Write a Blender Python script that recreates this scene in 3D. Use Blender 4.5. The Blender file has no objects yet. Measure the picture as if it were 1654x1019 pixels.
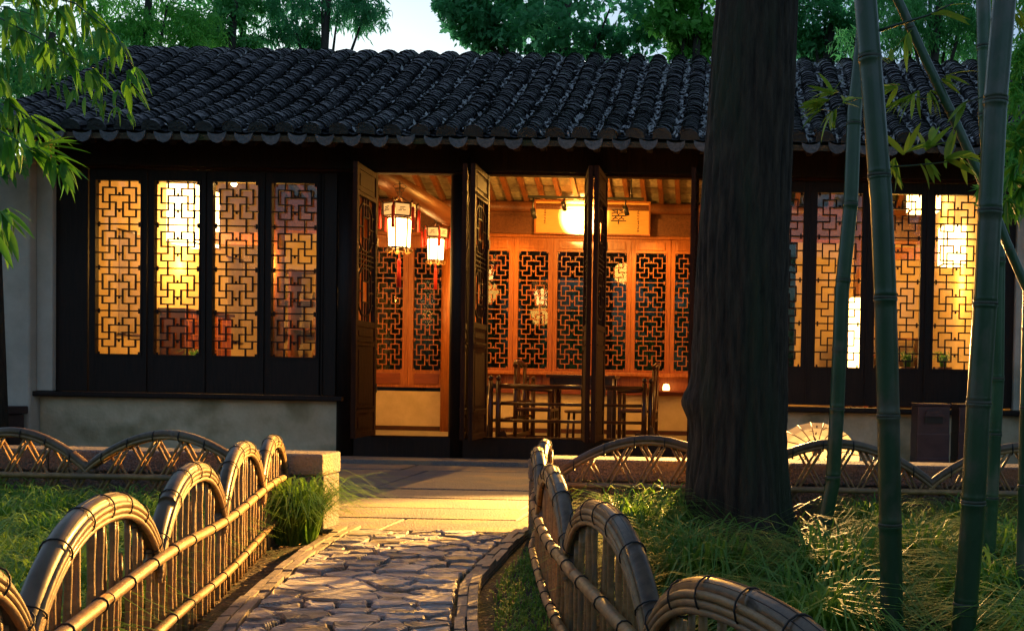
import bpy, math, random
import numpy as np
from mathutils import Vector, Matrix
random.seed(7); rng = np.random.default_rng(7)
S = bpy.context.scene; COL = S.collection

# ------------------------------------------------------------------ camera, sky, sun, exposure
CF, CPX, CPY, CZ = 1560.0, 1166.8, 650.9, 0.88          # focal length and principal point in photo pixels, eye height
def cam_axes(y=.0042, p=-.0224, r=.0185):
    R = np.array([math.cos(y), math.sin(y), 0]); Fw = np.array([-math.sin(y), math.cos(y), 0]); U = np.array([0, 0, 1.])
    f = Fw*math.cos(p)+U*math.sin(p); u = U*math.cos(p)-Fw*math.sin(p)
    return R*math.cos(r)+u*math.sin(r), u*math.cos(r)-R*math.sin(r), f
AR, AU, AF = cam_axes()
def ray(px, py): return (px-CPX)/CF*AR-(py-CPY)/CF*AU+AF
def at(px, py, Y): d = ray(px, py); return Vector(np.array([0, 0, CZ])+d*Y/d[1])
def gnd(px, py, z=0.0): d = ray(px, py); return Vector(np.array([0, 0, CZ])+d*(z-CZ)/d[2])
cam = bpy.data.cameras.new('camera'); co = bpy.data.objects.new('camera', cam); COL.objects.link(co)
cam.sensor_width = 36; cam.lens = CF/1654*36; cam.clip_end = 900; cam.clip_start = .05
cam.shift_x = (827-CPX)/1654; cam.shift_y = (CPY-509.5)/1654
M = Matrix((AR, AU, -AF)).transposed().to_4x4(); M.translation = (0, 0, CZ); co.matrix_world = M
S.camera = co

SUN_EL, SUN_ROT = math.radians(3.0), math.radians(-24)
w = bpy.data.worlds.new('World'); S.world = w; w.use_nodes = True
nt = w.node_tree; bg = nt.nodes['Background']
sky = nt.nodes.new('ShaderNodeTexSky'); sky.sky_type = 'NISHITA'; sky.sun_disc = False
sky.sun_elevation = SUN_EL; sky.sun_rotation = SUN_ROT; sky.air_density = 1.0; sky.dust_density = 1.5; sky.ozone_density = 3.0
hs = nt.nodes.new('ShaderNodeHueSaturation'); hs.inputs['Saturation'].default_value = .65
tn = nt.nodes.new('ShaderNodeMix'); tn.data_type = 'RGBA'; tn.blend_type = 'MULTIPLY'; tn.inputs[0].default_value = 1; tn.inputs[7].default_value = (.72, 1.0, 1.12, 1)   # dusk white balance of the whole sky
nt.links.new(sky.outputs[0], tn.inputs[6]); nt.links.new(tn.outputs[2], hs.inputs['Color']); nt.links.new(hs.outputs[0], bg.inputs[0]); bg.inputs[1].default_value = .15
sl = bpy.data.lights.new('sun', 'SUN'); sl.energy = .9; sl.angle = math.radians(12); sl.color = (.95, .97, 1)
so = bpy.data.objects.new('sun', sl); COL.objects.link(so)
sd = Vector((math.sin(SUN_ROT)*math.cos(SUN_EL), math.cos(SUN_ROT)*math.cos(SUN_EL), math.sin(SUN_EL)))
so.rotation_euler = sd.to_track_quat('Z', 'Y').to_euler()
S.view_settings.view_transform = 'Standard'; S.view_settings.look = 'None'
S.view_settings.gamma = 1; S.view_settings.exposure = 1.5; S.view_settings.use_curve_mapping = False
S.render.engine = 'CYCLES'; S.cycles.use_denoising = True
S.cycles.max_bounces = 8; S.cycles.transparent_max_bounces = 24; S.cycles.sample_clamp_indirect = 6
S.cycles.caustics_reflective = False; S.cycles.caustics_refractive = False
WARM = (1.0, .46, .075); LK = .82

# ------------------------------------------------------------------ helpers
W = {}
def wloc(o): return W.get(o.name, Vector((0, 0, 0))) if o else Vector((0, 0, 0))
def tag(o, label=None, cat=None, group=None, kind=None):
    if label: o['label'] = label
    if cat: o['category'] = cat
    if group: o['group'] = group
    if kind: o['kind'] = kind
    return o
def thing(name, label, cat, loc=(0, 0, 0), group=None):
    o = bpy.data.objects.new(name, None); COL.objects.link(o); o.location = loc; o.empty_display_size = .1
    W[o.name] = Vector(loc); return tag(o, label, cat, group)
def link(name, me, parent=None, loc=None, rot=None, scale=None):
    o = bpy.data.objects.new(name, me); COL.objects.link(o)
    if parent: o.parent = parent
    if loc is not None: o.location = Vector(loc)-wloc(parent)
    W[o.name] = Vector(loc) if loc is not None else wloc(parent)
    if rot is not None: o.rotation_euler = rot
    if scale is not None: o.scale = scale
    return o
def copy_tree(o, parent=None):
    c = o.copy(); COL.objects.link(c); c.parent = parent; W[c.name] = wloc(o)
    for ch in list(o.children): copy_tree(ch, c)
    return c
class MB:
    def __init__(s): s.v = []; s.f = []; s.sm = []
    def add(s, vs, fs, smooth=False):
        b = len(s.v); s.v += [tuple(v) for v in vs]; s.f += [tuple(i+b for i in f) for f in fs]; s.sm += [smooth]*len(fs); return s
    def box(s, lo, hi, mat=None):
        (a, b, c), (d, e, f) = lo, hi
        vs = [(a, b, c), (d, b, c), (d, e, c), (a, e, c), (a, b, f), (d, b, f), (d, e, f), (a, e, f)]
        if mat is not None: vs = [mat @ Vector(v) for v in vs]
        return s.add(vs, [(3, 2, 1, 0), (4, 5, 6, 7), (0, 1, 5, 4), (1, 2, 6, 5), (2, 3, 7, 6), (3, 0, 4, 7)])
    def bar(s, p, q, wd, hg, up=(0, 0, 1)):
        p, q = Vector(p), Vector(q); d = q-p; L = d.length
        if L < 1e-6: return s
        d /= L; u = Vector(up); x = d.cross(u)
        if x.length < 1e-4: x = d.cross(Vector((0, 1, 0)))
        x.normalize(); u = x.cross(d); m = Matrix((x, d, u)).transposed().to_4x4(); m.translation = p
        return s.box((-wd/2, 0, -hg/2), (wd/2, L, hg/2), m)
    def tube(s, pts, rad, n=8, cap=True, smooth=True, flat=1.0):
        pts = [Vector(p) for p in pts]; k = len(pts)
        if not hasattr(rad, '__len__'): rad = [rad]*k
        vs = []; ref = None
        for i, p in enumerate(pts):
            t = (pts[min(i+1, k-1)]-pts[max(i-1, 0)]).normalized()
            if ref is None: ref = t.cross(Vector((0, 0, 1)) if abs(t.z) < .9 else Vector((0, 1, 0))).normalized()
            ref = (ref-t*ref.dot(t)).normalized(); b = t.cross(ref)
            for j in range(n):
                a = 2*math.pi*j/n; vs.append(p+(ref*math.cos(a)+b*math.sin(a)*flat)*rad[i])
        fs = [(i*n+j, i*n+(j+1) % n, (i+1)*n+(j+1) % n, (i+1)*n+j) for i in range(k-1) for j in range(n)]
        s.add(vs, fs, smooth)
        if cap:
            s.f += [tuple(len(s.v)-len(vs)+j for j in range(n))[::-1], tuple(len(s.v)-n+j for j in range(n))]; s.sm += [False]*2
        return s
    def lathe(s, c, prof, n=16, smooth=True):
        c = Vector(c); vs = [c+Vector((r*math.cos(2*math.pi*j/n), r*math.sin(2*math.pi*j/n), z)) for r, z in prof for j in range(n)]
        k = len(prof)
        return s.add(vs, [(i*n+j, i*n+(j+1) % n, (i+1)*n+(j+1) % n, (i+1)*n+j) for i in range(k-1) for j in range(n)], smooth)
    def prism(s, poly, axis, a, b):
        n = len(poly)
        def P(u, v, t): return {'z': (u, v, t), 'y': (u, t, v), 'x': (t, u, v)}[axis]
        vs = [P(u, v, a) for u, v in poly]+[P(u, v, b) for u, v in poly]
        return s.add(vs, [tuple(range(n))[::-1], tuple(range(n, 2*n))]+[(i, (i+1) % n, n+(i+1) % n, n+i) for i in range(n)])
    def mesh(s, name, m, off=(0, 0, 0)):
        me = bpy.data.meshes.new(name); o = Vector(off)
        me.from_pydata([(v[0]-o.x, v[1]-o.y, v[2]-o.z) for v in s.v], [], s.f)
        me.polygons.foreach_set('use_smooth', s.sm); me.materials.append(m); me.update(); return me
    def build(s, name, m, parent=None, bevel=0):
        o = link(name, s.mesh(name, m, wloc(parent)), parent)
        if bevel:
            b = o.modifiers.new('b', 'BEVEL'); b.width = bevel; b.segments = 2; b.limit_method = 'ANGLE'
        return o
def npmesh(name, V, Fq, m, smooth=True, uv=None):
    me = bpy.data.meshes.new(name); nf, k = Fq.shape
    me.vertices.add(len(V)); me.vertices.foreach_set('co', np.ascontiguousarray(V, np.float32).ravel())
    me.loops.add(nf*k); me.loops.foreach_set('vertex_index', Fq.astype(np.int32).ravel())
    me.polygons.add(nf); me.polygons.foreach_set('loop_start', np.arange(0, nf*k, k, dtype=np.int32))
    try: me.polygons.foreach_set('loop_total', np.full(nf, k, np.int32))
    except Exception: pass
    me.polygons.foreach_set('use_smooth', np.full(nf, smooth)); me.materials.append(m); me.update(calc_edges=True); me.validate(); return me

# ------------------------------------------------------------------ materials
def mat(name, c1, c2=None, rough=.6, scale=8, bump=.2, bscale=None, stretch=(1, 1, 1), rand=0, spec=.5, detail=6, c3=None, c3scale=2, c3lo=.5, c3hi=.62, coat=0, transl=0, blend=(.35, .65)):
    m = bpy.data.materials.new(name); m.use_nodes = True; n = m.node_tree; N = n.nodes; L = n.links
    b = N['Principled BSDF']; b.inputs['Roughness'].default_value = rough; b.inputs['Specular IOR Level'].default_value = spec
    if coat: b.inputs['Coat Weight'].default_value = coat; b.inputs['Coat Roughness'].default_value = .15
    tc = N.new('ShaderNodeTexCoord'); mp = N.new('ShaderNodeMapping'); mp.inputs['Scale'].default_value = stretch
    L.new(tc.outputs['Object'], mp.inputs[0]); oi = N.new('ShaderNodeObjectInfo')
    sh = N.new('ShaderNodeVectorMath'); sh.operation = 'ADD'; L.new(mp.outputs[0], sh.inputs[0])
    mu = N.new('ShaderNodeMath'); mu.operation = 'MULTIPLY'; mu.inputs[1].default_value = 37 if rand else 0
    L.new(oi.outputs['Random'], mu.inputs[0]); L.new(mu.outputs[0], sh.inputs[1])
    no = N.new('ShaderNodeTexNoise'); no.inputs['Scale'].default_value = scale; no.inputs['Detail'].default_value = detail; no.inputs['Roughness'].default_value = .65
    L.new(sh.outputs[0], no.inputs['Vector'])
    rp = N.new('ShaderNodeValToRGB'); rp.color_ramp.elements[0].position = blend[0]; rp.color_ramp.elements[1].position = blend[1]
    rp.color_ramp.elements[0].color = (*c1, 1); rp.color_ramp.elements[1].color = (*(c2 or c1), 1)
    L.new(no.outputs[0], rp.inputs[0]); out = rp.outputs[0]
    if c3:
        n3 = N.new('ShaderNodeTexNoise'); n3.inputs['Scale'].default_value = c3scale; n3.inputs['Detail'].default_value = 8; L.new(sh.outputs[0], n3.inputs['Vector'])
        r3 = N.new('ShaderNodeMapRange'); r3.inputs[1].default_value = c3lo; r3.inputs[2].default_value = c3hi; L.new(n3.outputs[0], r3.inputs[0])
        mx = N.new('ShaderNodeMix'); mx.data_type = 'RGBA'; L.new(r3.outputs[0], mx.inputs[0]); L.new(out, mx.inputs[6]); mx.inputs[7].default_value = (*c3, 1); out = mx.outputs[2]
    if rand:
        hv = N.new('ShaderNodeHueSaturation'); mr = N.new('ShaderNodeMapRange'); mr.inputs[3].default_value = 1-rand; mr.inputs[4].default_value = 1+rand
        L.new(oi.outputs['Random'], mr.inputs[0]); L.new(mr.outputs[0], hv.inputs['Value']); L.new(out, hv.inputs['Color']); out = hv.outputs[0]
    L.new(out, b.inputs['Base Color'])
    if bump:
        nb = no
        if bscale:
            nb = N.new('ShaderNodeTexNoise'); nb.inputs['Scale'].default_value = bscale; nb.inputs['Detail'].default_value = 8; L.new(sh.outputs[0], nb.inputs['Vector'])
        bp = N.new('ShaderNodeBump'); bp.inputs['Strength'].default_value = bump; bp.inputs['Distance'].default_value = .02
        L.new(nb.outputs[0], bp.inputs['Height']); L.new(bp.outputs[0], b.inputs['Normal'])
    if transl:
        tr = N.new('ShaderNodeBsdfTranslucent'); L.new(out, tr.inputs[0]); mx = N.new('ShaderNodeMixShader'); mx.inputs[0].default_value = transl
        L.new(b.outputs[0], mx.inputs[1]); L.new(tr.outputs[0], mx.inputs[2]); L.new(mx.outputs[0], N['Material Output'].inputs[0])
    return m
def slate(m):
    n = m.node_tree; N = n.nodes; L = n.links; wv = N.new('ShaderNodeTexWave'); wv.wave_type = 'BANDS'; wv.bands_direction = 'Y'; wv.inputs['Scale'].default_value = 9; wv.inputs['Distortion'].default_value = 9; wv.inputs['Detail'].default_value = 5; wv.inputs['Detail Scale'].default_value = 1.6
    bp = next(x for x in N if x.type == 'BUMP'); L.new(bp.inputs['Height'].links[0].from_node.inputs['Vector'].links[0].from_socket, wv.inputs['Vector']); b2 = N.new('ShaderNodeBump'); b2.inputs['Strength'].default_value = .6; b2.inputs['Distance'].default_value = .012; L.new(wv.outputs['Fac'], b2.inputs['Height']); L.new(bp.outputs[0], b2.inputs['Normal']); L.new(b2.outputs[0], N['Principled BSDF'].inputs['Normal'])
def emat(name, c, s, base=(.8, .8, .8)):
    m = bpy.data.materials.new(name); m.use_nodes = True; b = m.node_tree.nodes['Principled BSDF']
    b.inputs['Base Color'].default_value = (*base, 1); b.inputs['Emission Color'].default_value = (*c, 1); b.inputs['Emission Strength'].default_value = s
    b.inputs['Roughness'].default_value = .6; return m
def glass(name, refl=.09, bump=.12, tint=(.95, .95, .93)):
    m = bpy.data.materials.new(name); m.use_nodes = True; n = m.node_tree; N = n.nodes; L = n.links; N.remove(N['Principled BSDF'])
    t = N.new('ShaderNodeBsdfTransparent'); t.inputs[0].default_value = (*tint, 1); g = N.new('ShaderNodeBsdfGlossy'); g.inputs['Roughness'].default_value = .03
    fr = N.new('ShaderNodeFresnel'); fr.inputs[0].default_value = 1.5; ad = N.new('ShaderNodeMath'); ad.operation = 'ADD'; ad.inputs[1].default_value = refl-.04; L.new(fr.outputs[0], ad.inputs[0])
    mx = N.new('ShaderNodeMixShader'); L.new(ad.outputs[0], mx.inputs[0]); L.new(t.outputs[0], mx.inputs[1]); L.new(g.outputs[0], mx.inputs[2]); L.new(mx.outputs[0], N['Material Output'].inputs[0])
    no = N.new('ShaderNodeTexNoise'); no.inputs['Scale'].default_value = 9; tc = N.new('ShaderNodeTexCoord'); L.new(tc.outputs['Object'], no.inputs['Vector'])
    bp = N.new('ShaderNodeBump'); bp.inputs['Strength'].default_value = bump; bp.inputs['Distance'].default_value = .02; L.new(no.outputs[0], bp.inputs['Height']); L.new(bp.outputs[0], g.inputs['Normal'])
    return m
MT = dict(
 darkwood=mat('dark_wood', (.010, .005, .004), (.022, .010, .006), .55, 6, .25, stretch=(8, 8, .6), spec=.25),
 doorwood=mat('door_wood', (.020, .0055, .002), (.045, .013, .004), .7, 6, .2, stretch=(8, 8, .6), spec=.15),
 orangewood=mat('interior_wood', (.27, .07, .012), (.46, .145, .028), .38, 6, .2, stretch=(8, 8, .6)),
 redwood=mat('red_wood', (.16, .035, .014), (.26, .06, .02), .35, 6, .12, stretch=(.6, 8, 8)),
 furniture=mat('furniture_wood', (.042, .013, .005), (.085, .027, .010), .28, 8, .1),
 beam=mat('beam_wood', (.10, .032, .010), (.20, .07, .022), .4, 5, .2, stretch=(8, .5, 8)),
 plaster=mat('plaster', (.46, .41, .34), (.58, .52, .44), .85, 3, .25, 30, c3=(.30, .27, .19), c3scale=1.3, c3lo=.52, c3hi=.72),
 plinth=mat('stained_plaster', (.50, .40, .25), (.64, .53, .36), .88, 4, .35, 26, c3=(.24, .20, .10), c3scale=2.2, c3lo=.5, c3hi=.72),
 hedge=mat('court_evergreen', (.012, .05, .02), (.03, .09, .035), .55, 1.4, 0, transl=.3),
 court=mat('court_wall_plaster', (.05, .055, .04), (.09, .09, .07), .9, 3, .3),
 inplaster=mat('interior_plaster', (.52, .38, .19), (.64, .48, .26), .85, 3, .12, 30),
 granite=mat('granite', (.08, .073, .072), (.26, .235, .225), .78, 110, .8, 70, c3=(.26, .20, .14), c3scale=3, rand=.08),
 stone=mat('path_stone', (.27, .25, .245), (.54, .51, .49), .55, 7, .7, 12, rand=.28, stretch=(.8, 2.6, 3), c3=(.24, .2, .15), c3scale=4),
 brick=mat('kerb_brick', (.20, .17, .14), (.32, .27, .22), .85, 20, .5, rand=.2),
 soil=mat('soil', (.05, .036, .02), (.11, .08, .045), .95, 9, .8, 40, c3=(.035, .05, .015), c3scale=3),
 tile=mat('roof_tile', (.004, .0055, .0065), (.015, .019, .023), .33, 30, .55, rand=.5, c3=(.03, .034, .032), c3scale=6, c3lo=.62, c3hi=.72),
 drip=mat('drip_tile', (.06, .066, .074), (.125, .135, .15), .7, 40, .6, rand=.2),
 ceiltile=mat('ceiling_brick', (.17, .13, .075), (.32, .26, .16), .85, 14, .35, rand=.3),
 floor=mat('floor_brick', (.20, .17, .13), (.32, .28, .22), .6, 10, .2),
 bark=mat('bark', (.013, .0095, .0065), (.062, .045, .030), .9, 3, 1.0, 5, stretch=(11, 11, 1.6), c3=(.03, .04, .02), c3scale=.5, c3lo=.52, c3hi=.7),
 farbark=mat('far_bark', (.02, .017, .014), (.05, .042, .035), .9, 8, .5),
 bamboo=mat('weathered_bamboo', (.21, .115, .042), (.38, .225, .085), .5, 10, .2, stretch=(3, 3, 3), rand=.22, c3=(.20, .13, .07), c3scale=2, coat=.1),
 hoop=mat('hoop_bamboo', (.06, .034, .018), (.135, .08, .042), .42, 40, .05, spec=.45, rand=.15, c3=(.16, .115, .075), c3scale=3, coat=.15),
 tie=mat('binding_wire', (.010, .009, .009), None, .6, 8, 0),
 culm=mat('green_bamboo', (.014, .058, .025), (.034, .098, .042), .32, 4, .08, rand=.25, stretch=(2, 2, 1.2), c3=(.10, .11, .075), c3scale=5, c3lo=.54, c3hi=.66, coat=.2),
 node=mat('bamboo_node', (.03, .04, .025), (.09, .09, .06), .6, 20, .2),
 bleaf=mat('bamboo_leaf', (.20, .36, .03), (.36, .52, .06), .5, 3, 0, rand=.3, transl=.5),
 lleaf=mat('young_bamboo_leaf', (.06, .25, .022), (.14, .36, .035), .5, 3, 0, rand=.3, transl=.45),
 foliage_a=mat('foliage_bright', (.09, .38, .06), (.22, .60, .10), .5, 1.6, 0, transl=.55),
 foliage_b=mat('foliage_dark', (.06, .31, .12), (.14, .48, .19), .5, 1.4, 0, transl=.55),
 foliage_c=mat('foliage_mid', (.08, .36, .10), (.18, .54, .16), .5, 1.4, 0, transl=.55),
 grass=mat('grass', (.07, .24, .03), (.27, .44, .06), .45, 5, 0, rand=.25, spec=.35, transl=.42),
 litter=mat('dry_leaf', (.12, .07, .025), (.26, .17, .07), .8, 30, 0, rand=.3),
 paleleaf=mat('pale_litter', (.30, .31, .32), (.5, .5, .5), .6, 40, 0),
 ink=mat('ink', (.03, .012, .006), None, .6, 8, 0),
 board=mat('sign_board', (.66, .32, .07), (.74, .38, .09), .5, 5, .05, stretch=(1, 1, 6)),
 black=mat('black_metal', (.012, .012, .012), None, .4, 8, 0),
 bin=mat('bin_plastic', (.045, .022, .024), (.07, .035, .036), .5, 8, .1),
 tassel=mat('red_silk', (.62, .02, .012), (.75, .04, .02), .6, 60, .2),
 paper=mat('oiled_paper', (.74, .64, .46), (.84, .75, .58), .6, 12, .1, transl=.75),
 rib=mat('umbrella_rib', (.12, .05, .02), None, .6, 8, 0),
 pane=glass('window_glass', refl=.045, bump=.02), 
 lampglow=emat('lantern_pane', (1, .52, .15), 8), crownglow=emat('lantern_crown', (1, .5, .14), .35, (.7, .5, .3)),
 pendant=emat('pendant_shade', (1, .56, .18), 5.5), bulb=emat('bulb', (1, .6, .22), 40), gold=mat('gilt_wood', (.25, .12, .04), (.4, .2, .06), .35, 20, .1),
 candle=emat('candle', (1, .5, .12), 4),
)

slate(MT['stone'])
# ------------------------------------------------------------------ ground, path, forecourt
bpy.data.materials['soil']
gb = MB(); gb.add([(-300, -100, -.03), (300, -100, -.03), (300, 600, -.03), (-300, 600, -.03)], [(0, 1, 2, 3)])
tag(gb.build('ground', MT['soil']), kind='structure')
_yd = np.linspace(.6, 6.2, 561); _kw = np.hanning(71); _kw /= _kw.sum()
def _sm(ys_, xs_):
    v = np.interp(np.linspace(.25, 6.55, 631), ys_, xs_); return np.convolve(v, _kw, 'valid')
_XL = _sm([1.2, 1.8, 2.5, 3.26, 3.81, 4.6, 5.3, 5.9], [-.75, -1.08, -1.42, -1.75, -1.89, -2.07, -2.16, -2.2])
_XR = _sm([1.2, 1.8, 2.5, 3.3, 3.9, 4.1, 4.4, 5.3, 5.9], [-.15, -.33, -.56, -.84, -.99, -1.04, -1.06, -1.11, -1.12])
def xl(y): return float(np.interp(y, _yd, _XL))
def xr(y): return float(np.interp(y, _yd, _XR))
path = MB(); ys = np.linspace(1.2, 5.45, 30); vs = []
for y in ys: vs += [(xl(y), y, -.013), (xr(y), y, -.013)]
path.add(vs, [(2*i, 2*i+1, 2*i+3, 2*i+2) for i in range(29)])
PATH = tag(path.build('path', MT['soil']), kind='structure')
# crazy paving: voronoi slabs clipped from a jittered grid
def clip(poly, nx, ny, d):
    out = []
    for i in range(len(poly)):
        a, b = poly[i], poly[(i+1) % len(poly)]
        da, db = a[0]*nx+a[1]*ny-d, b[0]*nx+b[1]*ny-d
        if da <= 0: out.append(a)
        if (da < 0 < db) or (db < 0 < da):
            t = da/(da-db); out.append((a[0]+(b[0]-a[0])*t, a[1]+(b[1]-a[1])*t))
    return out
R1 = random.Random(11)
pts = []
tries = 0
while tries < 9000:
    tries += 1
    y = R1.uniform(1.3, 5.45); x = R1.uniform(xl(y)+.10, xr(y)-.09)
    rad = R1.choice((.06, .09, .13, .19))
    if all(((x-a)**2*.62+(y-b)**2*1.4) > ((rad+r)/2*1.3)**2 for a, b, r in pts): pts.append((x, y, rad))
for i, (x, y, r0) in enumerate(pts):
    poly = [(x-.5, y-.5), (x+.5, y-.5), (x+.5, y+.5), (x-.5, y+.5)]
    for a, b, r1 in pts:
        if (a, b) == (x, y) or abs(a-x)+abs(b-y) > 1.0: continue
        nx, ny = (a-x)*.62, (b-y)*1.4
        t = .5+.12*(r0-r1)/max(r0, r1)
        mx_, my_ = x+(a-x)*t, y+(b-y)*t; poly = clip(poly, nx, ny, nx*mx_+ny*my_)
        if not poly: break
    if not poly: continue
    for yy in (y-.2, y+.2):
        for (fn, sg) in ((xl, -1), (xr, 1)):
            e0, e1 = fn(yy-.1), fn(yy+.1); dx, dy = e1-e0, .2; n = (dy*sg, -dx*sg); off = -sg*.088
            poly = clip(poly, n[0], n[1], n[0]*(e0+off)+n[1]*(yy-.1)) if poly else poly
    if not poly or len(poly) < 3: continue
    poly = clip(poly, 0, 1, 5.44); poly = clip(poly, 0, -1, -1.25)
    if len(poly) < 3: continue
    area = abs(sum(poly[k][0]*poly[(k+1) % len(poly)][1]-poly[(k+1) % len(poly)][0]*poly[k][1] for k in range(len(poly))))/2
    if area < .003: continue
    cx = sum(p[0] for p in poly)/len(poly); cy = sum(p[1] for p in poly)/len(poly)
    # subdivide edges and roughen them
    pp = []
    for k in range(len(poly)):
        a, b = poly[k], poly[(k+1) % len(poly)]; L = math.dist(a, b)
        if L < .02: continue
        pp.append(a)
        if L > .09: t = R1.uniform(.35, .65); pp.append((a[0]+(b[0]-a[0])*t+R1.uniform(-.016, .016), a[1]+(b[1]-a[1])*t+R1.uniform(-.012, .012)))
    n = len(pp)
    if n < 3: continue
    h0 = R1.uniform(.0, .014); tx, ty = R1.uniform(-.03, .03), R1.uniform(-.03, .03)
    def ring(k, gap, z, jit):
        out = []
        for px_, py_ in pp:
            d = math.dist((px_, py_), (cx, cy)); f = max(0, (d-gap)/d)*k
            qx, qy = cx+(px_-cx)*f, cy+(py_-cy)*f
            out.append((qx, qy, z+h0+tx*(qx-cx)+ty*(qy-cy)+R1.uniform(-jit, jit)))
        return out
    m = MB(); v = ring(1, .009, -.05-h0, 0)+ring(1, .010, -.002, .003)+ring(1, .017, .005, .003)+ring(.55, 0, .004, .004)+[(cx, cy, h0+R1.uniform(.0, .006))]
    fs = []
    for rr in range(3): fs += [(rr*n+k, rr*n+(k+1) % n, (rr+1)*n+(k+1) % n, (rr+1)*n+k) for k in range(n)]
    fs += [(3*n+k, 3*n+(k+1) % n, 4*n) for k in range(n)]
    m.add(v, fs); o = m.build('stone', MT['stone'], PATH)
# kerb of bricks laid end to end in two rows on each side
def brick_mesh(L, wd, h):
    m = MB(); m.box((-wd/2, -L/2, -h), (wd/2, L/2, 0)); return m.mesh('kerb_brick', MT['brick'])
KB = [brick_mesh(L, .036, .09) for L in (.13, .17, .21)]
for fn, sg in ((xl, -1), (xr, 1)):
    for row in (0, 1):
        y = 1.3+R1.uniform(0, .1)
        while y < 5.4:
            k = R1.randrange(3); L = (.13, .17, .21)[k]; ym = y+L/2
            a = math.atan2(fn(ym+.05)-fn(ym-.05), .1)
            x = fn(ym)-sg*(.022+row*.040)/math.cos(a)+R1.uniform(-.003, .003)
            o = link('kerb_brick', KB[k], PATH, (x, ym, .012+R1.uniform(-.006, .008)+(.006 if row == 0 else 0)), (R1.uniform(-.02, .02), R1.uniform(-.05, .05), -a))
            b_ = o; y += (L+.007)*math.cos(a)
FC = MB(); FC.add([(-9, 5.46, -.018), (4.5, 5.46, -.018), (4.5, 9.98, -.018), (-9, 9.98, -.018)], [(0, 1, 2, 3)])
FORE = tag(FC.build('forecourt', MT['soil']), kind='structure')
rows = [5.47, 5.95, 6.42, 6.95, 7.5, 8.35, 9.0, 9.56]
for a, b in zip(rows, rows[1:]):
    x = -8.6+R1.uniform(0, .6)
    while x < 4.2:
        L = R1.uniform(1.1, 2.1); m = MB(); g = .009; j = [R1.uniform(-.008, .008) for _ in range(4)]
        z = R1.uniform(-.004, .004); zz = [z+R1.uniform(-.004, .004) for _ in range(4)]
        lo = [(x+g, a+g+j[0]), (x+L-g, a+g+j[1]), (x+L-g, b-g+j[2]), (x+g, b-g+j[3])]
        c = [(p[0]+(.004 if i in (0, 3) else -.004), p[1]+(.004 if i < 2 else -.004), zz[i]) for i, p in enumerate(lo)]
        m.add([(p[0], p[1], -.08) for p in lo]+[(p[0], p[1], zz[i]-.006) for i, p in enumerate(lo)]+c,
              [(0, 1, 5, 4), (1, 2, 6, 5), (2, 3, 7, 6), (3, 0, 4, 7), (4, 5, 9, 8), (5, 6, 10, 9), (6, 7, 11, 10), (7, 4, 8, 11), (8, 9, 10, 11)])
        m.build('paving_slab', MT['granite'], FORE); x += L

# ------------------------------------------------------------------ the pavilion
H = thing('pavilion', 'long grey-tiled garden pavilion with dark wood lattice windows and open doors, lit warmly inside', 'building', (-2, 10, 0))
XL, XR = -7.3, 3.0; PER = .608
def part(name, mb, m, bevel=0, parent=None): return mb.build(name, MT[m], parent or H, bevel)
def boxpart(name, lo, hi, m, bevel=0, parent=None): return part(name, MB().box(lo, hi), m, bevel, parent)
boxpart('floor', (XL, 9.9, -.04), (XR, 15.1, .03), 'floor')
boxpart('step', (-4.0, 9.52, -.04), (-.15, 9.9, .045), 'granite', .008)
# plastered base walls, sills and end piers
boxpart('base_wall', (-7.13, 10.0, -.04), (-3.98, 10.28, .60), 'plinth')
boxpart('base_wall', (.02, 10.0, -.04), (3.35, 10.28, .58), 'plinth')
boxpart('sill', (-7.15, 9.90, .60), (-3.95, 10.26, .652), 'darkwood', .012)
boxpart('sill', (.05, 9.90, .58), (3.08, 10.26, .632), 'darkwood', .012)
boxpart('end_pier', (-7.5, 9.86, -.04), (-7.14, 15.1, 3.05), 'plaster', .02)
boxpart('pier_return', (-7.138, 9.95, .654), (-6.97, 10.25, 3.05), 'plaster', .01)
boxpart('end_pier', (3.11, 9.86, -.04), (3.5, 15.1, 3.05), 'plaster', .02)
boxpart('pier_return', (2.95, 9.95, .634), (3.108, 10.25, 3.05), 'plaster', .01)
boxpart('end_wall', (-7.14, 10.26, .03), (-7.04, 14.98, 3.3), 'inplaster'); boxpart('end_wall', (2.98, 10.26, .03), (3.11, 14.98, 3.3), 'inplaster')
GZ = [(9.8, 3.1), (15.0, 3.1), (15.0, 3.64), (14.3, 3.93), (13.35, 4.36), (12.7, 4.66), (12.2, 4.76), (11.75, 4.56), (11.1, 4.12), (10.2, 3.55), (9.8, 3.36)]
part('gable', MB().prism(GZ, 'x', -7.139, -7.041), 'inplaster'); part('gable', MB().prism(GZ, 'x', 2.981, 3.109), 'inplaster')
boxpart('upper_back_board', (-7.03, 15.0, 3.364), (2.97, 15.06, 3.63), 'beam')
boxpart('lintel', (-6.96, 9.93, 2.985), (2.94, 10.13, 3.26), 'darkwood', .01)
boxpart('upper_rail', (-6.96, 9.945, 2.955), (2.94, 10.05, 2.983), 'doorwood', .004)
boxpart('eave_board', (-7.2, 9.55, 3.27), (3.3, 9.60, 3.34), 'darkwood')
for x0, x1 in ((-6.97, -6.64), (-4.235, -4.06), (-.02, .22), (2.66, 2.95)):
    boxpart('wall_board', (x0, 10.0, .654), (x1, 10.06, 2.953), 'darkwood', .004)
for x in (-3.96, -2.79, -.16): part('column', MB().tube([(x, 10.06, .03), (x, 10.06, 3.3)], .105, 20), 'darkwood')
boxpart('threshold', (-3.86, 9.98, .03), (-.26, 10.06, .245), 'darkwood', .008)
boxpart('threshold_cap', (-3.85, 9.985, .247), (-.27, 10.055, .256), 'doorwood')
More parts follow.
